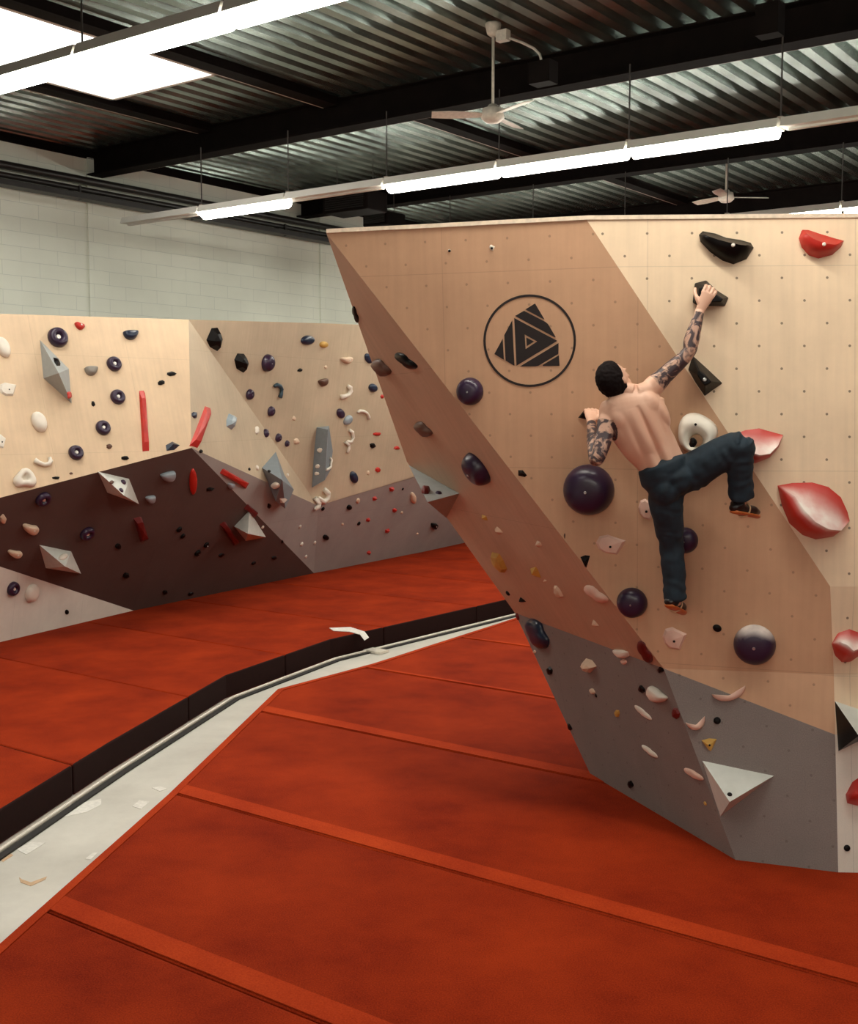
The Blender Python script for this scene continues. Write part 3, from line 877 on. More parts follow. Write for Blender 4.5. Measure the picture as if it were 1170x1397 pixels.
# white ring hold
pr = CA.hit(950, 588); frr = frame_at(950, 590)
bm = bmesh.new(); p, n, t, b = frr; K = 30; J = 10
rings = []
for k in range(K):
    a = 2*PI*k/K; row = []
    ro = .118+.008*math.cos(3*a); ri = .036
    oc = (math.cos(a)*ri, math.sin(a)*ri-.048)
    ou = (math.cos(a)*ro, math.sin(a)*ro)
    for j in range(J+1):
        f = j/J; s = math.sin(PI*f)**.6
        row.append(bm.verts.new(t*(oc[0]+(ou[0]-oc[0])*f)+b*(oc[1]+(ou[1]-oc[1])*f)+n*(.075*s-.003)))
    rings.append(row)
for k in range(K):
    r0, r1 = rings[k], rings[(k+1) % K]
    for j in range(J): bm.faces.new((r0[j], r1[j], r1[j+1], r0[j+1]))
    bm.faces.new((r0[J], r1[J], r1[0], r0[0]))
o = bmobj('climbing_hold', bm, 'white', None, True, p)
tag(o, 'large white ring hold with a hole, above the climber\'s hip', 'climbing hold')
bolt(o, frr, .074, (.0, .055), .008, 'black')

# ------------------------------------------------------------------ round emblem painted on the boulder
EM = Vector(L0)
def decal(name, polys, pl, h=.003, mat='ink'):
    bm = bmesh.new()
    for pts in polys:
        lo = [Pp(x, y, pl, .0005)-EM for x, y in pts]; hi = [Pp(x, y, pl, h)-EM for x, y in pts]
        bm_prism(bm, lo, hi)
    return bmobj(name, bm, mat, boulder)
def LG(pts): return [(640+x*.13675, 390+y*.13674) for x, y in pts]
logo = [
 [(655, 175), (750, 335), (735, 330), (558, 235)],
 [(545, 248), (760, 360), (785, 380), (862, 512), (855, 515), (455, 300)],
 [(447, 320), (878, 548), (475, 797), (466, 790)],
 [(428, 342), (450, 795), (440, 793), (362, 745), (348, 492)],
 [(333, 525), (345, 738), (250, 680)],
 [(890, 570), (888, 678), (690, 797), (660, 803), (505, 803)],
 [(893, 692), (900, 797), (735, 800), (730, 790)],
]
# the middle triangle is cut by a small outlined triangle
out_t = [(447, 320), (878, 548), (470, 797)]
a_, b_, c_ = (552, 485), (676, 555), (562, 630)
ai, bi, ci = (568, 515), (646, 555), (572, 602)
polys = [LG(p_) for i, p_ in enumerate(logo) if i != 2]
polys += [LG([out_t[0], out_t[1], b_, a_]), LG([out_t[1], out_t[2], c_, b_]), LG([out_t[2], out_t[0], a_, c_]), LG([ai, bi, ci])]
decal('emblem', polys, PL1)['label'] = 'black striped triangle emblem'
cx_, cy_, rx_, ry_ = 722.3, 464.8, 63.2, 63.2
bm = bmesh.new(); K = 64; vs = []
for k in range(K):
    a = 2*PI*k/K; row = []
    for (r_, h_) in ((rx_, .0005), (rx_, .003), (rx_-3.2, .003), (rx_-3.2, .0005)):
        row.append(bm.verts.new(Pp(cx_+r_*math.cos(a), cy_+r_*math.sin(a), PL1, h_)-EM))
    vs.append(row)
for k in range(K):
    r0, r1 = vs[k], vs[(k+1) % K]
    for j in range(4): bm.faces.new((r0[j], r1[j], r1[(j+1) % 4], r0[(j+1) % 4]))
bmobj('emblem_ring', bm, 'ink', boulder)['label'] = 'black circle round the emblem'
# ------------------------------------------------------------------ shell of the hall
U1MIN, U1MAX, U2MIN, U2MAX, DECK = -13.0, 14.25, -10.0, 30.0, 6.5
FLZ = -.25
def slab(name, pts, z0, z1, mat, kind='structure'):
    n = len(pts); vs = [Vector((p.x, p.y, z0)) for p in pts]+[Vector((p.x, p.y, z1)) for p in pts]
    fs = [tuple(range(n)), tuple(range(n, 2*n))]+[(i, (i+1) % n, n+(i+1) % n, n+i) for i in range(n)]
    o = mesh(name, vs, fs, mat); tag(o, kind=kind); return o
corners = [UU(U1MIN, U2MIN), UU(U1MAX, U2MIN), UU(U1MAX, U2MAX), UU(U1MIN, U2MAX)]
slab('floor', corners, FLZ-.2, FLZ, 'concrete')
def wallbox(name, a, b, mat):
    d = (b-a).normalized(); nrm = Vector((d.y, -d.x, 0)); mid = (corners[0]+corners[2])/2
    if nrm.dot(mid-a) > 0: nrm = -nrm
    pts = [a, b, b+nrm*.2, a+nrm*.2]
    o = slab(name, pts, FLZ, DECK+.12, mat); add_uv(o); return o
wallbox('wall_left', corners[1], corners[2], 'block_wall')
wallbox('wall_far', corners[2], corners[3], 'hall_wall')
wallbox('wall_right', corners[3], corners[0], 'hall_wall')
wallbox('wall_near', corners[0], corners[1], 'hall_wall')
for k, v in enumerate((0.9, 6.0, 11.15, 16.2, 21.3)):
    o = slab('trim_%d' % (k+2), [UU(U1MAX-.03, v-.13), UU(U1MAX, v-.13), UU(U1MAX, v+.13), UU(U1MAX-.03, v+.13)], FLZ, DECK-.1, 'block_wall'); add_uv(o)
slab('trim_1', [UU(U1MAX-.03, U2MIN), UU(U1MAX, U2MIN), UU(U1MAX, U2MAX), UU(U1MAX-.03, U2MAX)], DECK-.12, DECK, 'steel_dark')

# corrugated steel roof deck, ribs along U2, openings for the roof lights
SKY = [(9.8, 11.5, 5.9, 9.3), (-4.4, -2.7, 1.2, 4.6), (3.2, 4.9, -2.4, .6)]  # first opening is seen; the others are added out of frame for light
bm = bmesh.new(); P = .25
prof = [(0, 0), (.11, 0), (.145, .085), (.215, .085)]
spans = []
u = U1MIN; cells = int((U1MAX-U1MIN)/P)
def strip(bm, ua, pr, v0, v1):
    r0 = [bm.verts.new(UU(ua+x, v0, DECK+z)) for x, z in pr]; r1 = [bm.verts.new(UU(ua+x, v1, DECK+z)) for x, z in pr]
    for i in range(len(pr)-1): bm.faces.new((r0[i], r0[i+1], r1[i+1], r1[i]))
for c in range(cells+1):
    ua = U1MIN+c*P; pr = prof+[(P, 0)]
    segs = [(U2MIN, U2MAX)]
    for (a0, a1, b0, b1) in SKY:
        if ua+P > a0 and ua < a1:
            new = []
            for s0, s1 in segs:
                if b0 > s0: new.append((s0, min(b0, s1)))
                if b1 < s1: new.append((max(b1, s0), s1))
            segs = [s for s in new if s[1] > s[0]]
    for s0, s1 in segs: strip(bm, ua, pr, s0, s1)
bmesh.ops.remove_doubles(bm, verts=bm.verts, dist=.001)
deck = bmobj('ceiling', bm, 'deck'); tag(deck, kind='structure')
m = deck.modifiers.new('thick', 'SOLIDIFY'); m.thickness = .003
slab('ceiling', corners, DECK+.14, DECK+.2, 'steel_dark')  # roof board above the deck
for k, (a0, a1, b0, b1) in enumerate(SKY):
    w_ = empty('window_%d' % (k+1), UU((a0+a1)/2, (b0+b1)/2, DECK)); tag(w_, kind='structure')
    bm = bmesh.new()
    bm_box(bm, (0, 0, .05), U1, U2, Vector((0, 0, 1)), a1-a0, b1-b0, .02); bmobj('window_pane', bm, 'skylight_glow', w_)
    bm = bmesh.new()
    for s in (-1, 1):
        bm_box(bm, U1*s*(a1-a0+.05)/2, U1, U2, Vector((0, 0, 1)), .05, b1-b0+.1, .14)
        bm_box(bm, U2*s*(b1-b0+.05)/2, U1, U2, Vector((0, 0, 1)), a1-a0+.1, .05, .14)
    bmobj('window_frame', bm, 'fixture', w_)

UP = Vector((0, 0, 1))
# steel I beams along U1
def ibeam(v, label):
    o = empty('steel_beam', UU((U1MIN+U1MAX)/2, v, 6.14)); tag(o, label, 'beam', 'roof beams of the hall')
    Ls = U1MAX-U1MIN-.02; bm = bmesh.new()
    bm_box(bm, (0, 0, .19), U1, U2, UP, Ls, .02, .34); bm_box(bm, (0, 0, .355), U1, U2, UP, Ls, .24, .02)
    bmobj('web', bm, 'steel_dark', o)
    bm = bmesh.new(); bm_box(bm, (0, 0, .012), U1, U2, UP, Ls, .26, .024); bmobj('bottom_flange', bm, 'steel_dark', o)
    bm = bmesh.new(); bm_box(bm, U2*.145+UP*.03, U1, U2, UP, Ls, .03, .045); bmobj('cable_channel', bm, 'steel_edge', o)
    return o
ibeam(5.55, 'roof beam out of sight above the nearest row of lights')
ibeam(11.15, 'big dark roof beam nearest the camera, above the row of lit tubes')
ibeam(15.6, 'second dark roof beam, seen just under the row of lit tubes')
ibeam(19.9, 'third dark roof beam, just above the top of the boulder')
ibeam(24.4, 'farthest dark roof beam at the end of the hall')
ibeam(1.0, 'roof beam behind the camera')
ibeam(-4.0, 'roof beam at the back of the hall')
# dark trimmer channels beside roof light bays
def purlin(u, v0, v1, w, label, edge=True, z=DECK):
    o = empty('roof_purlin', UU(u, (v0+v1)/2, z)); tag(o, label, 'purlin')
    bm = bmesh.new(); bm_box(bm, (0, 0, -.05), U1, U2, UP, w, v1-v0, .1); bmobj('channel', bm, 'steel_dark', o)
    if edge:
        bm = bmesh.new(); bm_box(bm, U1*(w/2+.012)-UP*.06, U1, U2, UP, .02, v1-v0, .08); bmobj('edge_strip', bm, 'steel_edge', o)
purlin(9.05, 11.3, 15.4, .2, 'dark purlin crossing the deck behind the ceiling fan')
purlin(8.9, 15.8, 19.7, .2, 'dark purlin crossing the deck past the second beam')
purlin(9.55, 1.2, 11.0, .22, 'dark purlin along the right side of the big roof light')
purlin(11.75, 1.2, 11.0, .22, 'dark purlin along the left side of the big roof light')
purlin(3.0, 11.3, 15.4, .2, 'dark purlin at the upper right of the deck')

# pipes and cable tray along the block wall
def wpipe(a, z, r, label, mat='pipe_dark', cat='pipe'):
    bm = bmesh.new(); bm_tube(bm, [UU(0, U2MIN+.1)-UU(0, 12), UU(0, U2MAX-.1)-UU(0, 12)], r, 10)
    o = bmobj('wall_pipe', bm, mat, None, True, UU(a, 12, z)); tag(o, label, cat); return o
wpipe(14.05, 6.02, .055, 'upper dark pipe along the white block wall under the roof')
wpipe(14.02, 5.88, .04, 'middle thin dark pipe along the white block wall')
o = empty('cable_tray', UU(14.0, 12, 5.74)); tag(o, 'dark cable tray along the block wall below the pipes', 'cable tray')
bm = bmesh.new(); bm_box(bm, (0, 0, 0), U1, U2, UP, .22, 34, .02); bm_box(bm, -U1*.11+UP*.03, U1, U2, UP, .015, 34, .07); bmobj('tray', bm, 'pipe_dark', o)
for k in range(16):
    bm = bmesh.new(); c = U2*(-16+k*2.1); bm_box(bm, c+U1*.1+UP*.14, U1, U2, UP, .24, .04, .03); bm_box(bm, c-U1*.02+UP*.08, U1, U2, UP, .03, .03, .2); bmobj('bracket', bm, 'pipe_dark', o)
# downpipe-like wall pilaster joints (block wall columns)
def heater(px, py, d, w, h, label):
    c = Dp(px, py, d); o = empty('unit_heater', c); tag(o, label, 'heater')
    bm = bmesh.new(); bm_box(bm, (0, 0, 0), U1, U2, UP, w, .5, h); b_ = bmobj('casing', bm, 'steel_dark', o); bevel(b_, .02)
    bm = bmesh.new()
    for k in range(7): bm_box(bm, -U2*.26+UP*(-h/2+.05+k*(h-.1)/6), U1, U2, UP, w*.85, .02, .015)
    bmobj('grille', bm, 'pipe_dark', o)
    bm = bmesh.new()
    for s in (-1, 1): bm_tube(bm, [U1*s*w*.4+UP*h/2, U1*s*w*.4+UP*(DECK-c.z)], .008, 6)
    bmobj('hanger', bm, 'wire', o)
heater(484, 278, 18.5, .9, .30, 'black unit heater hanging beside the end of the light row, larger one')
heater(524, 301, 19.5, .5, .22, 'smaller black unit hanging behind the top left corner of the boulder')

# ------------------------------------------------------------------ strip lights
def light_proto(lit, z=5.3):
    o = empty('strip_light', (0, 0, z))
    bm = bmesh.new(); Lh = 1.5
    pr = [(-.11, .0), (.11, .0), (.08, .085), (-.08, .085)]
    bm_prism(bm, [U1*(-Lh/2)+U2*x+UP*y for x, y in pr], [U1*(Lh/2)+U2*x+UP*y for x, y in pr])
    b_ = bmobj('housing', bm, 'fixture', o)
    if lit:
        bm = bmesh.new(); K = 10; L2 = Lh-.06
        pr = [(.095*math.cos(PI*k/K), -.085*math.sin(PI*k/K)) for k in range(K+1)]
        bm_prism(bm, [U1*(-L2/2)+U2*x+UP*(y-.001) for x, y in pr], [U1*(L2/2)+U2*x+UP*(y-.001) for x, y in pr])
        bmobj('diffuser', bm, 'tube_on', o)
    else:
        bm = bmesh.new(); bm_box(bm, (0, 0, -.012), U1, U2, UP, Lh-.1, .05, .022); bmobj('tube_socket_strip', bm, 'fixture', o)
    bm = bmesh.new(); bm_tube(bm, [U1*(-Lh/2)+UP*.07, U1*(-Lh/2)+UP*(6.14-z)], .008, 6); bmobj('hanging_wire', bm, 'wire', o)
    bm = bmesh.new(); bm_box(bm, U1*(-Lh/2)+UP*.09, U1, U2, UP, .05, .05, .04); bmobj('clamp', bm, 'steel_edge', o)
    return o
PROTO = {}
def copy_light(lit, loc):
    if lit not in PROTO: PROTO[lit] = light_proto(lit); o = PROTO[lit]
    else:
        s = PROTO[lit]; o = s.copy(); COL.objects.link(o)
        for ch in list(s.children):
            c = ch.copy(); c.parent = o; COL.objects.link(c)
    o.location = loc; return o
def row(start, states, names, grp):
    for k, (lit, nm) in enumerate(zip(states, names)):
        c = start - U1*(k*1.53+.75)
        o = copy_light(lit, Vector((c.x, c.y, 5.3))); tag(o, nm, 'strip light', grp)
R2 = Vector((-4.16, 16.4, 0)); 
row(R2, [0, 1, 0, 1, 1, 1, 0, 0, 0, 0], [
 'unlit strip light at the far left end of the long row by the block wall',
 'lit strip light standing alone near the block wall',
 'unlit strip light between the lone lit tube and the three lit ones',
 'first of three adjoining lit strip lights, nearest the block wall',
 'middle one of three adjoining lit strip lights above the boulder',
 'last and largest of three adjoining lit strip lights above the boulder',
 'unlit strip light at the right picture edge of the long row',
 'unlit strip light beyond the right picture edge', 'unlit strip light farther beyond the right picture edge', 'last unlit strip light of the long row'], 'long row of strip lights over the boulder')
R1 = Vector((-3.5, 9.56, 0)) + U1*(-1.22+3.06)
row(R1, [1]*7, [
 'lit strip light far left of the nearest row, out of view', 'lit strip light at the left picture edge under the roof light',
 'lit strip light of the nearest row crossing below the roof light', 'lit strip light at the top centre of the picture',
 'lit strip light of the nearest row just above the frame', 'sixth light of the nearest row, above the foreground mats', 'nearest-row strip light in front of the boulder, seventh along',
 'nearest-row strip light in front of the boulder, eighth along', 'nearest-row strip light, ninth along', 'nearest-row strip light, tenth along'], 'nearest row of strip lights')
R3 = UU(12.4, 15.4)
ORD = ['first', 'second', 'third', 'fourth', 'fifth', 'sixth', 'seventh', 'eighth', 'ninth', 'tenth', 'eleventh', 'twelfth', 'thirteenth']
row(R3, [1]*11+[0]*2, ['light glowing over the boulder top at the right picture edge' if k == 10 else ORD[k]+' light from the block wall in the row hidden behind the boulder' for k in range(13)], 'third row of strip lights')
R4 = UU(12.4, 20.0)  # unseen row of lamps added to light the far wall
row(R4, [1]*8, [ORD[k]+' strip light from the block wall in the added unseen row behind the boulder' for k in range(8)], 'added farthest row of strip lights')

for v, nm in ((-5.6, 'added row behind the camera'), (-8.4, 'added unseen row at the back of the hall')):  # unseen rows of lamps added to brighten the boulder front
    row(UU(2.0, v), [1]*7, [ORD[k]+' strip light of the '+nm for k in range(7)], 'strip lights of the '+nm)

# ------------------------------------------------------------------ ceiling fans
def fan(c, ang, blades, label, L=.60):
    o = empty('ceiling_fan', Vector((c.x, c.y, DECK))); tag(o, label, 'ceiling fan')
    hz = c.z-DECK
    bm = bmesh.new(); bm_tube(bm, [UP*0, UP*-.02, UP*-.10, UP*-.125], [.075, .078, .06, .03], 16); bmobj('canopy', bm, 'fan_white', o, True)
    bm = bmesh.new(); bm_tube(bm, [UP*-.1, UP*(hz+.06)], .014, 10); bmobj('rod', bm, 'fan_white', o, True)
    bm = bmesh.new(); bm_tube(bm, [UP*(hz+.10), UP*(hz+.07), UP*(hz+.06), UP*(hz-.03), UP*(hz-.07), UP*(hz-.08)], [.04, .06, .10, .115, .07, .02], 20); bmobj('motor', bm, 'fan_white', o, True)
    for k in range(blades):
        a = ang+2*PI*k/blades; d = Vector((math.cos(a), math.sin(a), 0)); s = Vector((-math.sin(a), math.cos(a), 0))
        tilt = (s*math.cos(.25)+UP*math.sin(.25))
        bm = bmesh.new(); up_ = d.cross(tilt)
        pts = [(.08, .03), (.16, .055), (L*.7, .07), (L, .06), (L, -.06), (L*.7, -.07), (.16, -.05), (.08, -.03)]
        lo = [UP*hz+d*x+tilt*y-up_*.004 for x, y in pts]; hi = [UP*hz+d*x+tilt*y+up_*.004 for x, y in pts]
        bm_prism(bm, lo, hi); bmobj('blade', bm, 'fan_white', o)
    return o
fan(Dp(672, 157, 11.8), PI+.02, 3, 'white ceiling fan on a rod, nearest one hanging before the big beam')
fan(Dp(990, 269, 17.0), .06, 3, 'white ceiling fan seen low above the boulder top')
# flexible conduit beside the fan
bm = bmesh.new(); pts = [Dp(695, 52, 11.7), Dp(712, 58, 11.6), Dp(728, 66, 11.5), Dp(736, 74, 11.45), Dp(739, 86, 11.4)]; p0 = pts[0].copy()
bm_tube(bm, [p-p0 for p in pts], .012, 8); o = bmobj('cable_conduit', bm, 'fan_white', None, True, p0); tag(o, 'short white bent conduit beside the ceiling fan canopy', 'conduit')
bm = bmesh.new(); bm_box(bm, (0, 0, 0), U1, U2, UP, .12, .08, .1); o = bmobj('junction_box', bm, 'fan_white', None, False, Dp(686, 49, 11.75)); tag(o, 'small white junction box right of the ceiling fan canopy', 'junction box')
bm = bmesh.new(); bm_box(bm, (0, 0, 0), U1, U2, UP, .22, .16, .2); o = bmobj('junction_box', bm, 'steel_dark', None, False, Dp(741, 100, 11.2)); tag(o, 'dark junction box on the big beam at the end of the white conduit', 'junction box')
bm = bmesh.new(); bm_box(bm, (0, 0, 0), U1, U2, UP, .2, .16, .26); o = bmobj('junction_box', bm, 'steel_dark', None, False, Dp(1050, 28, 10.3)); tag(o, 'dark box clamped on the big beam at the upper right', 'junction box')

# ------------------------------------------------------------------ crash mats
def clip(poly, f):
    out = []
    for i in range(len(poly)):
        a, b = poly[i], poly[(i+1) % len(poly)]; fa, fb = f(a), f(b)
        if fa >= 0: out.append(a)
        if fa*fb < 0: out.append(a.lerp(b, fa/(fa-fb)))
    return out
NE = [Zp(0, 1291, 0)+(Zp(0, 1291, 0)-Zp(230, 1086, 0))*3, Zp(0, 1291, 0), Zp(230, 1086, 0), Zp(380, 941, 0), Zp(510, 906, 0), Zp(703, 844, 0)]
NE.append(NE[-1]+(NE[-1]-NE[-2])*1.8)
nearpoly = NE+[UU(-9, 24), UU(-12, 20), UU(-12, -5)]
FE = [Zp(0, 1104, 0)+(Zp(0, 1104, 0)-Zp(150, 1012, 0))*3, Zp(0, 1104, 0), Zp(150, 1012, 0), Zp(308, 921, 0), Zp(450, 872, 0), Zp(685, 819, 0)]
FE.append(FE[-1]+(FE[-1]-FE[-2])*1.8)
farpoly = FE+[UU(6, 29), UU(14.0, 29), UU(14.0, -4)]
seams = [-8, 1.75, 3.76, 5.52, 7.55, 9.55, 11.55, 13.6, 15.6, 17.6, 30]
def prism_mat(name, poly, z0, z1, mat, label, cat, grp=None, bev=.025):
    n = len(poly); c = sum(poly, Vector())/n; c.z = 0
    area = sum(poly[i].x*poly[(i+1) % n].y-poly[(i+1) % n].x*poly[i].y for i in range(n))
    if abs(area) < .4: return None
    vs = [Vector((p.x, p.y, z0)) for p in poly]+[Vector((p.x, p.y, z1)) for p in poly]
    fs = [tuple(range(n)), tuple(range(n, 2*n))]+[(i, (i+1) % n, n+(i+1) % n, n+i) for i in range(n)]
    mats = mat if isinstance(mat, list) else [mat]
    o = mesh(name, vs, fs, mats, origin=c)
    if len(mats) > 1:
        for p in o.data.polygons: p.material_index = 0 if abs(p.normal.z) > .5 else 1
    if bev: bevel(o, bev, 3)
    return tag(o, label, cat, grp)
NL = {0: 'crash mat behind the camera', 1: 'red crash mat in the very foreground, at the camera\'s feet', 2: 'red crash mat in the bottom left corner, before the first pale seam',
      3: 'broad red crash mat between the two pale seam strips', 4: 'red crash mat under the boulder foot, beyond the long pale seam', 5: 'red crash mat beside the white corridor bend',
      6: 'small red crash mat at the narrow end of the corridor beside the boulder', 7: 'red crash mat hidden behind the boulder', 8: 'red crash mat farther behind the boulder', 9: 'red crash mat far behind the boulder'}
FLb = {0: 'far-side crash mat outside the picture on the left', 1: 'far-side crash mat left of the camera', 2: 'far-side crash mat left of the picture edge', 3: 'far-side red crash mat at the left picture edge, lower corner',
      4: 'far-side red crash mat at the left edge under the white base panel', 5: 'far-side red crash mat at the corridor bend', 6: 'far-side red crash mat under the dark overhang corner',
      7: 'far-side red crash mat with the white tape strip', 8: 'far-side red crash mat below the grey lower boards', 9: 'farthest red crash mat beside the boulder\'s left edge'}
for i in range(len(seams)-1):
    s0, s1 = seams[i]+.004, seams[i+1]-.004
    for poly, labs, nm in ((nearpoly, NL, 'near'), (farpoly, FLb, 'far')):
        q_ = clip(clip(poly, lambda p: p.dot(U2)-s0), lambda p: s1-p.dot(U2))
        if len(q_) < 3: continue
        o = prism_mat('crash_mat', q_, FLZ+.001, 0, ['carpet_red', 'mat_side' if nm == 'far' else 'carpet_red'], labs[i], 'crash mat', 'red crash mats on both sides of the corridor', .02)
        if o is None: continue
        if nm == 'near' and i in (2, 3, 4, 5, 6):
            wdt = .17 if i in (3, 4, 2) else .06
            z_ = clip(clip(clip(poly, lambda p: p.dot(U2)-s0-.012), lambda p: s0+wdt-p.dot(U2)), lambda p: p.dot(U1)+12)
            if len(z_) > 2:
                bm = bmesh.new(); bm_prism(bm, [p-o.location+UP*.0 for p in z_], [p-o.location+UP*.005 for p in z_])
                x = bmobj('seam_strip', bm, 'carpet_strip', o); x['label'] = 'paler red cover strip along the seam'
# binding along the near mats' edge
for k in range(len(NE)-1):
    a, b = NE[k], NE[k+1]; d = (b-a).normalized(); nn = Vector((d.y, -d.x, 0))
    if nn.dot(UU(-5, 5)-a) < 0: nn = -nn
    bm = bmesh.new(); m0 = (a+b)/2
    bm_prism(bm, [a-m0-nn*.008, b-m0-nn*.008, b-m0+nn*.05, a-m0+nn*.05], [v+UP*.007 for v in (a-m0-nn*.008, b-m0-nn*.008, b-m0+nn*.05, a-m0+nn*.05)])
    o = bmobj('edge_binding', bm, 'carpet_strip', None, False, m0)
    tag(o, ['binding strip on the mat edge left outside the picture', 'red binding strip on the mat edge at the lower left corner', 'red binding strip on the mat edge before the corridor narrows',
            'red binding strip on the mat edge after the bend', 'red binding strip on the mat edge at the narrow corridor end', 'binding strip on the mat edge behind the boulder'][k], 'edge strip')
# rail at the foot of the far mats
NRM = []
RB = [Vector((p.x, p.y, 0)) for p in FE]
def offset(pts, d):
    out = []
    for i, p in enumerate(pts):
        e = (pts[min(i+1, len(pts)-1)]-pts[max(i-1, 0)]).normalized(); nn = Vector((e.y, -e.x, 0)); out.append(p+nn*d)
    return out
sgn = 1 if offset(RB, 1)[2].dot(U1) < RB[2].dot(U1) else -1
bm = bmesh.new(); off_ = offset(RB, sgn*.07); c0 = off_[2].copy()
bm_tube(bm, [p-c0+UP*(FLZ+.018) for p in off_], .017, 8)
tag(bmobj('floor_rail', bm, 'rail', None, True, c0), 'thin pale metal rail along the foot of the far mats', 'rail')
a_ = offset(RB, sgn*.10); b_ = offset(RB, sgn*.155)
bm = bmesh.new()  # black strip painted in for the shadow gap beside the rail
for i in range(len(a_)-1): bm_prism(bm, [a_[i]-c0+UP*(FLZ+.002), a_[i+1]-c0+UP*(FLZ+.002), b_[i+1]-c0+UP*(FLZ+.002), b_[i]-c0+UP*(FLZ+.002)], [v-c0+UP*(FLZ+.016) for v in (a_[i], a_[i+1], b_[i+1], b_[i])])
tag(bmobj('shadow_strip', bm, 'gap_shadow', None, False, c0), 'thin black strip laid as the shadow gap along the rail', 'shadow strip')
p = Zp(513, 888, FLZ+.02); bm = bmesh.new(); d = (RB[5]-RB[4]).normalized(); nn = Vector((d.y, -d.x, 0))
bm_box(bm, (0, 0, 0), d, nn, UP, .18, .26, .03); tag(bmobj('rail_clamp', bm, 'rail', None, False, p), 'pale clamp joining the rail below the white tape strip', 'clamp')

# tape pieces
def tape(pts, z, h, mat, label, name='tape_piece'):
    w = [Zp(x, y, z) for x, y in pts]; c = sum(w, Vector())/len(w); bm = bmesh.new()
    bm_prism(bm, [v-c for v in w], [v-c+UP*h for v in w]); return tag(bmobj(name, bm, mat, None, False, c), label, 'tape')
tape([(70, 1118), (86, 1100), (138, 1090), (138, 1098), (118, 1108)], FLZ+.001, .002, 'tape_white', 'long pale tape mark on the corridor floor near the black rail')
tape([(22, 1159), (42, 1149), (62, 1150), (36, 1166)], FLZ+.001, .002, 'tape_white', 'short pale tape mark at the left on the corridor floor')
tape([(180, 1100), (190, 1092), (204, 1094), (192, 1104)], FLZ+.001, .002, 'tape_white', 'small pale tape mark beside the mat edge, upper middle')
tape([(207, 1075), (218, 1073), (228, 1076), (218, 1080)], FLZ+.001, .002, 'tape_white', 'tiny pale tape mark farthest up beside the mat edge')
tape([(116, 1172), (126, 1164), (134, 1163), (124, 1173)], FLZ+.001, .002, 'tape_white', 'tiny pale tape mark lowest beside the mat edge')
tape([(26, 1197), (30, 1200), (42, 1204), (64, 1196), (62, 1200), (42, 1209), (28, 1204)], FLZ+.001, .002, 'tape_orange', 'orange V-shaped tape mark on the corridor floor')
tape([(0, 1172), (12, 1163), (18, 1167), (4, 1176)], FLZ+.001, .002, 'tape_orange', 'orange tape mark at the left picture edge on the corridor floor')
# white strip over the far mat edge
w = [Zp(450, 858, .004), Zp(474, 857, .004), Zp(490, 862, .004)]
e2 = Zp(497, 861, .004); drop = Vector((0, 0, -.12))
bm = bmesh.new()
top = [Zp(449, 857, .002), Zp(455, 861, .002), Zp(476, 862, .002), Zp(491, 866, .002), Zp(497, 862, .002), Zp(478, 856, .002)]
c = sum(top, Vector())/6
bm_prism(bm, [v-c for v in top], [v-c+UP*.006 for v in top])
dd = (RB[5]-RB[4]).normalized(); nn = Vector((dd.y, -dd.x, 0))*sgn
a1 = Zp(491, 866, .002)-c; a2 = Zp(497, 862, .002)-c
f1 = Zp(497, 874, -.05)-c; f2 = Zp(503, 870, -.05)-c
bm_prism(bm, [a1, a2, f2, f1], [v+UP*.006 for v in (a1, a2, f2, f1)])
tag(bmobj('tape_strip', bm, 'tape_white', None, False, c), 'white tape strip folded over the edge of the far mat', 'tape')
# ------------------------------------------------------------------ the climber
def skinmat():
    m, nt, b = newmat('skin'); L = nt.links
    at = N(nt, 'ShaderNodeAttribute'); at.attribute_name = 'ink'
    tc = N(nt, 'ShaderNodeTexCoord')
    nz = N(nt, 'ShaderNodeTexNoise'); nz.inputs['Scale'].default_value = 15; nz.inputs['Detail'].default_value = 3; nz.inputs['Distortion'].default_value = 1.6
    L.new(tc.outputs['Object'], nz.inputs['Vector'])
    r = N(nt, 'ShaderNodeValToRGB'); r.color_ramp.elements[0].position = .48; r.color_ramp.elements[1].position = .60
    r.color_ramp.elements[0].color = (1, 1, 1, 1); r.color_ramp.elements[1].color = (.32, .32, .32, 1)
    L.new(nz.outputs['Fac'], r.inputs['Fac'])
    k = math_node(nt, 'MULTIPLY', at.outputs['Fac'], r.outputs['Color'])
    n2 = N(nt, 'ShaderNodeTexNoise'); n2.inputs['Scale'].default_value = 6
    L.new(tc.outputs['Object'], n2.inputs['Vector'])
    sk = mixc(nt, n2.outputs['Fac'], (.66, .36, .25), (.78, .50, .36))
    g = mixc(nt, k, sk, (.05, .03, .035))
    L.new(g, b.inputs['Base Color']); b.inputs['Roughness'].default_value = .45
    b.inputs['Subsurface Weight'].default_value = .0
    MATS['skin'] = m
skinmat()
simple('denim', (.008, .021, .034), .8, scale=20, var=.25)
simple('hair', (.005, .002, .002), .8, scale=60, var=.4, spec=.15)

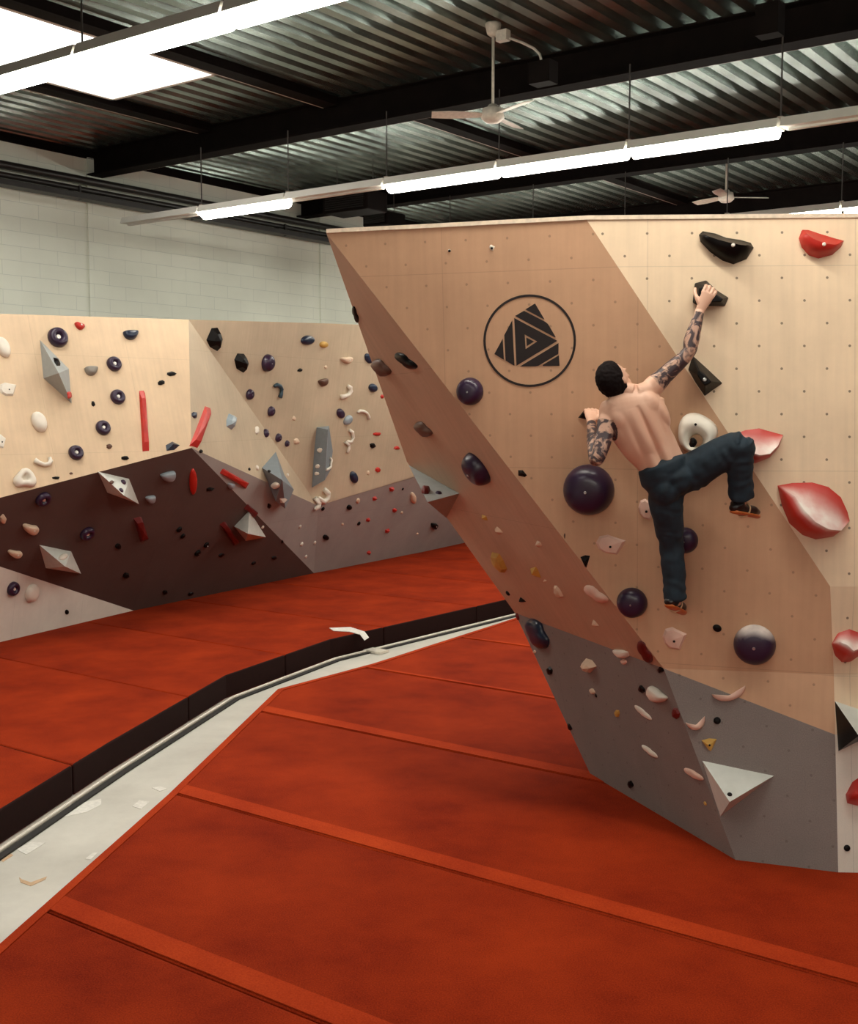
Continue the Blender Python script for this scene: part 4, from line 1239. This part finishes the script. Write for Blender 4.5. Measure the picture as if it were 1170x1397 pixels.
def wd(px, py):
    h = CB.hit(px, py); return h[0].y
CB = Caster()
for vs, a, b in FACETS: CB.add(vs)
def loft(bm, rings, seg=20, power=1.0):
    """rings: (centre, side vector, half width, half depth); cross sections stand across the path"""
    out = []
    for i, (c, s, a, d) in enumerate(rings):
        c0 = rings[max(i-1, 0)][0]; c1 = rings[min(i+1, len(rings)-1)][0]
        ax = (c1-c0).normalized(); s = (s-ax*s.dot(ax)).normalized(); w = ax.cross(s)
        out.append([bm.verts.new(c+s*(a*math.cos(t))+w*(d*math.sin(t))) for t in [2*PI*k/seg for k in range(seg)]])
    for r0, r1 in zip(out, out[1:]):
        for k in range(seg): bm.faces.new((r0[k], r0[(k+1) % seg], r1[(k+1) % seg], r1[k]))
    for r_, q_, sg in ((out[0], rings[0], -1), (out[-1], rings[-1], 1)):
        c = q_[0]; nb = rings[1][0] if sg < 0 else rings[-2][0]
        tip = bm.verts.new(c+(c-nb).normalized()*min(q_[2], q_[3])*.6)
        for k in range(seg): bm.faces.new((r_[k], r_[(k+1) % seg], tip))
def limb(bm, pts, rads, sub=5, flat=1.0, side=Vector((1, 0, 0))):
    """smooth tapered limb through the joints"""
    P_ = []; R_ = []
    n = len(pts)
    for i in range(n-1):
        p0 = pts[max(i-1, 0)]; p1 = pts[i]; p2 = pts[i+1]; p3 = pts[min(i+2, n-1)]
        for k in range(sub):
            t = k/sub
            P_.append(.5*((2*p1)+(p2-p0)*t+(2*p0-5*p1+4*p2-p3)*t*t+(3*p1-p0-3*p2+p3)*t**3))
            R_.append(rads[i]+(rads[i+1]-rads[i])*(t*t*(3-2*t)))
    P_.append(pts[-1]); R_.append(rads[-1])
    loft(bm, [(p, side, r, r*flat) for p, r in zip(P_, R_)], 16)
def ellipsoid(bm, c, ax, ay, az, ra, rb, rc, seg=20, f=None):
    M = []
    for i in range(1, seg//2):
        th = PI*i/(seg//2); row = []
        for j in range(seg):
            ph = 2*PI*j/seg
            d = Vector((math.sin(th)*math.cos(ph), math.sin(th)*math.sin(ph), math.cos(th)))
            k = f(d) if f else 1
            row.append(bm.verts.new(c+(ax*(ra*d.x)+ay*(rb*d.y)+az*(rc*d.z))*k))
        M.append(row)
    for r0, r1 in zip(M, M[1:]):
        for j in range(seg): bm.faces.new((r0[j], r0[(j+1) % seg], r1[(j+1) % seg], r1[j]))
    for row, s in ((M[0], 1), (M[-1], -1)):
        k = f(Vector((0, 0, s))) if f else 1
        v = bm.verts.new(c+az*(rc*s*k))
        for j in range(seg): bm.faces.new((row[j], row[(j+1) % seg], v))
def remesh(name, bm, vox, mat, parent=None, loc=None, smooth_it=3, deform=None):
    me = bpy.data.meshes.new(name+'_raw'); bmesh.ops.recalc_face_normals(bm, faces=bm.faces); bm.to_mesh(me); bm.free()
    o = bpy.data.objects.new(name+'_raw', me); COL.objects.link(o)
    r = o.modifiers.new('r', 'REMESH'); r.mode = 'VOXEL'; r.voxel_size = vox
    if smooth_it:
        s = o.modifiers.new('s', 'SMOOTH'); s.iterations = smooth_it; s.factor = .5
    dg = bpy.context.evaluated_depsgraph_get(); ev = o.evaluated_get(dg)
    nm = bpy.data.meshes.new_from_object(ev); nm.name = name
    bpy.data.objects.remove(o); bpy.data.meshes.remove(me)
    if deform:
        nrm = [v.normal.copy() for v in nm.vertices]
        for v, n_ in zip(nm.vertices, nrm): v.co = deform(v.co.copy(), n_)
    nm.materials.clear()
    x = link(name, nm, mat, parent, True)
    if loc is not None: x.location = loc
    return x
HC = Dp(895, 620, 6.85)          # origin of the person: hips
def Q(px, py, d): return Dp(px, py, d)-HC
SV = Vector((.88, 0, .47)).normalized()
def ring(px, py, hw, hd, d): return (Q(px, py, d), SV, hw/(F/d), hd)
HL = wd(806, 566)
LF = wd(925, 828)-.07
RF = wd(1030, 696)-.07
trs = [ring(915, 668, 22, .085, 6.87), ring(909, 648, 33, .112, 6.87), ring(902, 632, 31, .10, 6.86), ring(891, 614, 34, .10, 6.85), ring(881, 600, 37, .11, 6.84),
       ring(868, 574, 42, .12, 6.84), ring(861, 554, 45, .115, 6.84), ring(859, 541, 34, .095, 6.85), ring(856, 531, 18, .07, 6.86)]
# joints
S_R, E_R, W_R = Q(890, 528, 6.84), Q(938, 482, 6.82), Q(954, 425, 6.85)
S_L, E_L, W_L = Q(831, 571, 6.83), Q(814, 627, 6.74), Q(806, 576, HL-.17)
S0R, S0L = Q(872, 548, 6.84), Q(850, 560, 6.84)
HIPR, KNR, ANR = Q(930, 650, 6.87), Q(1009, 606, 6.72), Q(1010, 680, RF-.10)
HIPL, KNL, ANL = Q(905, 672, 6.88), Q(915, 742, 6.98), Q(921, 818, LF-.12)
bm = bmesh.new()
def smooth_rings(rs, sub=4):
    out = []; n = len(rs)
    def cr(a, b, c, d, t): return .5*((2*b)+(c-a)*t+(2*a-5*b+4*c-d)*t*t+(3*b-a-3*c+d)*t**3)
    for i in range(n-1):
        g = [rs[max(i-1, 0)], rs[i], rs[i+1], rs[min(i+2, n-1)]]
        for k in range(sub):
            t = k/sub; out.append((cr(*[x[0] for x in g], t), SV, cr(*[x[2] for x in g], t), cr(*[x[3] for x in g], t)))
    out.append(rs[-1]); return out
loft(bm, smooth_rings(trs), 40)
# back muscles beside the spine and shoulder blades
for s in (-1, 1):
    pts = [(912, 655), (905, 640), (893, 615), (881, 592), (868, 568), (861, 551), (857, 538)]
    limb(bm, [Q(x, y, 6.79)+SV*(.040*s) for x, y in pts], [.040, .042, .042, .044, .042, .040, .030], 4)
ax_up = (Q(861, 554, 6.84)-Q(891, 614, 6.84)).normalized()
ellipsoid(bm, Q(882, 552, 6.785), SV, Vector((0, 1, 0)), ax_up, .075, .058, .085)
ellipsoid(bm, Q(847, 571, 6.785), SV, Vector((0, 1, 0)), ax_up, .068, .056, .080)
ellipsoid(bm, Q(898, 560, 6.83), SV, Vector((0, 1, 0)), ax_up, .050, .080, .12)
ellipsoid(bm, Q(845, 588, 6.83), SV, Vector((0, 1, 0)), ax_up, .045, .080, .11)
limb(bm, [Q(848, 530, 6.82), Q(868, 536, 6.80), S_R], [.045, .050, .050], 4)
limb(bm, [Q(846, 538, 6.82), Q(838, 552, 6.80), S_L], [.045, .050, .050], 4)
# arms
limb(bm, [S0R, S_R, (S_R*.55+E_R*.45), E_R, (E_R*.68+W_R*.32), W_R], [.05, .062, .050, .040, .045, .027], 5)
limb(bm, [S0L, S_L, (S_L*.55+E_L*.45), E_L, (E_L*.68+W_L*.32), W_L], [.05, .062, .052, .041, .046, .028], 5)
# neck and head
HX = Q(838.5, 521, 6.82)
fw = Vector((.62, .60, .50)).normalized(); hu = Vector((-.62, -.15, .77)); hu = (hu-fw*hu.dot(fw)).normalized(); hs = fw.cross(hu).normalized()
limb(bm, [Q(860, 546, 6.84), Q(853, 535, 6.84), HX-hu*.05-fw*.01], [.07, .056, .054], 4)
ellipsoid(bm, HX+hu*.02, hs, fw, hu, .074, .094, .098)
ellipsoid(bm, HX-hu*.045+fw*.035, hs, fw, hu, .055, .058, .062)       # jaw
ellipsoid(bm, HX-hu*.088+fw*.075, hs, fw, hu, .026, .022, .020)       # chin
ellipsoid(bm, HX-hu*.010+fw*.097, hs, fw, hu, .013, .024, .024)       # nose
ellipsoid(bm, HX-hu*.024+fw*.108, hs, fw, hu, .017, .014, .011)       # nose tip
ellipsoid(bm, HX+hu*.025+fw*.083, hs, fw, hu, .052, .016, .012)       # brow
ellipsoid(bm, HX-hu*.052+fw*.090, hs, fw, hu, .024, .012, .007)       # lips
ellipsoid(bm, HX-hu*.061+fw*.088, hs, fw, hu, .021, .012, .007)
for s in (-1, 1):
    ellipsoid(bm, HX+hs*s*.077-hu*.003-fw*.008, hs, fw, hu, .010, .018, .032)
# hands
def hand(bm, wrist, knuck, side, into, fingers, thumb, w0=.026, w1=.040):
    d = (knuck-wrist)
    loft(bm, [(wrist-d*.1, side, w0, .020), (wrist+d*.3, side, w0*1.15, .018), (wrist+d*.65, side, w1*.95, .017), (knuck, side, w1, .014)], 14)
    for k, (off, ln, segs) in enumerate(fingers):
        p = knuck+side*off-d.normalized()*.012; pts = [p]; r = [.0105]
        for j, (v, l) in enumerate(segs):
            p = p+v.normalized()*l*ln; pts.append(p); r.append((.0100, .0090, .0078)[j])
        limb(bm, pts, r, 3)
    limb(bm, thumb, [.014, .0125, .011, .009], 3)
kR = Q(966, 400, 6.845); sR = (Vector((.90, .1, -.42))).normalized()
fR = []
for k, (off, ln) in enumerate(((-.032, .95), (-.011, 1.05), (.011, 1.0), (.031, .82))):
    fR.append((off, ln, [(Vector((.42+.05*k, .25, .80)), .045), (Vector((.25, .95, .30)), .030), (Vector((-.05, .75, -.55)), .024)]))
hand(bm, W_R, kR, sR, None, fR, [Q(955, 418, 6.85), Q(951, 408, 6.85), Q(948, 400, 6.87), Q(948, 393, 6.89)])
kL = Q(806, 563, HL-.095); sL = Vector((1, 0, -.05)).normalized()
fL = []
for k, (off, ln) in enumerate(((.032, .95), (.011, 1.05), (-.011, 1.0), (-.031, .82))):
    fL.append((off, ln, [(Vector((.0, .75, .65)), .038), (Vector((0, .98, -.1)), .030), (Vector((0, .5, -.85)), .022)]))
hand(bm, W_L, kL, sL, None, fL, [Q(812, 573, HL-.15), Q(818, 567, HL-.12), Q(818, 563, HL-.09), Q(814, 560, HL-.07)])
# legs and feet
limb(bm, [Q(915, 655, 6.87), HIPR, (HIPR+KNR)/2, KNR, (KNR*.6+ANR*.4), ANR, ANR+(ANR-KNR).normalized()*.03], [.09, .085, .075, .052, .052, .034, .033], 4)
limb(bm, [Q(910, 655, 6.87), HIPL, (HIPL+KNL)/2, KNL, (KNL*.6+ANL*.4), ANL, ANL+(ANL-KNL).normalized()*.03], [.09, .085, .075, .052, .052, .034, .033], 4)
TOER, TOEL = Q(1033, 699, RF+.03), Q(932, 831, LF+.03)
HER, HEL = Q(1000, 692, RF-.13), Q(912, 820, LF-.17)
def foot(bm, he, an, toe, k=1.0):
    mid = he.lerp(toe, .45)
    limb(bm, [he, he.lerp(toe, .2), mid, he.lerp(toe, .72), toe], [.026*k, .034*k, .037*k, .036*k, .018*k], 4, .75)
    limb(bm, [an, (an+he.lerp(toe, .25))/2, he.lerp(toe, .3)], [.036*k, .034*k, .03*k], 3)
foot(bm, HER, ANR, TOER); foot(bm, HEL, ANL, TOEL)
person = remesh('person', bm, .0042, 'skin', None, HC, 3)
tag(person, 'shirtless person with tattooed arms and dark trousers climbing, reaching up to a black hold', 'person')
def relax(o, inside, it, keep=None):
    me = o.data; n = len(me.vertices); nb = [[] for _ in range(n)]
    for e in me.edges: a, b = e.vertices; nb[a].append(b); nb[b].append(a)
    w = [inside(v.co) for v in me.vertices]; idx = [i for i in range(n) if w[i] > 0]
    co = [v.co.copy() for v in me.vertices]
    for _ in range(it):
        new = {}
        for i in idx:
            s = Vector()
            for j in nb[i]: s += co[j]
            new[i] = co[i].lerp(s/len(nb[i]), .8*w[i])
        for i, c in new.items(): co[i] = c
    for i in idx: me.vertices[i].co = co[i]
TA, TB = Q(905, 640, 6.84), Q(860, 545, 6.84)
def in_torso(p):
    d, t = segd(p, TA, TB)
    if t >= 1: d = (p-TB).length
    k = (.25-d)/.05
    h = ((p-HX).length-.15)/.03
    return max(0, min(1, k, h))
def segd(p, a, b):
    t = max(0, min(1, (p-a).dot(b-a)/(b-a).length_squared)); return (p-a-(b-a)*t).length, t
relax(person, in_torso, 5)
for v in person.data.vertices:                # groove of the spine between the long back muscles
    w_ = in_torso(v.co); d_, t_ = segd(v.co, TA, TB)
    if w_ <= 0 or t_ <= .02 or t_ >= .99: continue
    c_ = TA.lerp(TB, t_)
    if v.co.y > c_.y-.02: continue
    s_ = (v.co-c_).dot((SV-(TB-TA).normalized()*SV.dot((TB-TA).normalized())).normalized())
    f_ = w_*math.sin(PI*min(1, t_*1.1))**.5
    v.co.y += f_*(.016*math.exp(-(s_/.013)**2)-.007*math.exp(-((abs(s_)-.042)/.022)**2)+.010*math.exp(-((abs(s_)-.085)/.016)**2)*max(0, 1-abs(t_-.45)/.5))
me = person.data; at = me.attributes.new('ink', 'FLOAT', 'POINT')
def segd(p, a, b):
    t = max(0, min(1, (p-a).dot(b-a)/(b-a).length_squared)); return (p-a-(b-a)*t).length, t
for v in me.vertices:
    p = v.co; k = 0
    d1, t1 = segd(p, S_R, E_R); d2, t2 = segd(p, E_R, W_R)
    if (d1 < .075 and t1 > .12) or (d2 < .065 and t2 < .97): k = 1
    d1, t1 = segd(p, S_L, E_L); d2, t2 = segd(p, E_L, W_L)
    if (d1 < .075 and t1 > .12) or (d2 < .065 and t2 < .95): k = 1
    at.data[v.index].value = k
# hair
bm = bmesh.new()
def hf(d):     # d in the (side, forward, up) frame
    edge = .18+.55*max(0, d.z)
    k = (edge-d.y)/.10
    k = max(0, min(1, k)); return .90+.20*k
ellipsoid(bm, HX+hu*.02-fw*.004, hs, fw, hu, .078, .098, .102, 48, hf)
def rough(co, n): return co+n*(noise.noise(co*60)*.004)
remesh('hair', bm, .005, 'hair', person, None, 2, rough)
# trousers
bm = bmesh.new()
def rg(px, py, hw, hd, d): return (Q(px, py, d), SV, hw/(F/d), hd)
loft(bm, [rg(912, 675, 25, .10, 6.87), rg(910, 655, 36, .128, 6.87), rg(905, 640, 35, .130, 6.85), rg(902, 632, 34, .130, 6.85)], 24)
ellipsoid(bm, Q(924, 652, 6.83), SV, Vector((0, 1, 0)), ax_up, .095, .115, .10)
ellipsoid(bm, Q(905, 668, 6.84), SV, Vector((0, 1, 0)), ax_up, .09, .115, .10)
dR = (ANR-KNR).normalized(); dL = (ANL-KNL).normalized()
limb(bm, [Q(918, 655, 6.87), Q(940, 645, 6.86), Q(975, 625, 6.79), KNR+Vector((0, 0, 0)), KNR.lerp(ANR, .25), KNR.lerp(ANR, .6), ANR-dR*.004], [.105, .112, .104, .080, .077, .072, .072], 5)
limb(bm, [Q(908, 660, 6.88), Q(908, 685, 6.89), Q(912, 714, 6.93), KNL, KNL.lerp(ANL, .3), KNL.lerp(ANL, .65), ANL-dL*.004], [.105, .103, .088, .074, .074, .070, .070], 5)
def folds(co, n):
    a = 0
    for (j, amp) in ((HIPR, .010), (KNR, .010), (KNL, .008), (ANR, .008), (ANL, .008), (Q(915, 665, 6.8), .010)):
        d = (co-j).length; a += amp*.6*math.exp(-(d/.12)**2)*math.sin(d*120+noise.noise(co*8)*7)
    a += noise.noise(co*9)*.008+noise.noise(co*22)*.003
    a *= max(0, min(1, ((co-Q(902, 633, 6.86)).dot(-ax_up)-.01)/.05))
    return co+n*a
remesh('trousers', bm, .0065, 'denim', person, None, 14, folds)
bm = bmesh.new(); c = Q(943, 608, 6.80)
limb(bm, [c, c+Vector((.01, 0, .02)), c+Vector((.0, -.01, .04))], [.018, .022, .012], 3)
bmobj('waist_loop', bm, 'black', person, True)
# climbing shoes
for he, an, toe in ((HER, ANR, TOER), (HEL, ANL, TOEL)):
    bm = bmesh.new(); foot(bm, he, he.lerp(an, .55), toe, 1.22)
    s_ = remesh('climbing_shoe', bm, .005, 'shoe_black', person, None, 2)
    s_['label'] = 'black climbing shoe with orange sole edge'
    dd = (toe-he).normalized(); sd = Vector((0, 0, -1)); sd = (sd-dd*sd.dot(dd)).normalized()
    bm = bmesh.new()
    loft(bm, [(he.lerp(toe, f)+sd*.024, dd.cross(sd), w_, .013) for f, w_ in ((.02, .026), (.2, .040), (.5, .046), (.8, .044), (1.0, .024))], 14)
    bmobj('sole', bm, 'shoe_orange', s_, True)
    bm = bmesh.new(); m_ = he.lerp(toe, .42); cr = dd.cross(sd)
    bm_tube(bm, [m_+(cr*math.cos(a)+sd*math.sin(a))*.044*Vector((1, 1, 1)).length/1.732 for a in [2*PI*k/20 for k in range(21)]], .006, 6)
    bmobj('strap', bm, 'tape_orange', s_, True)
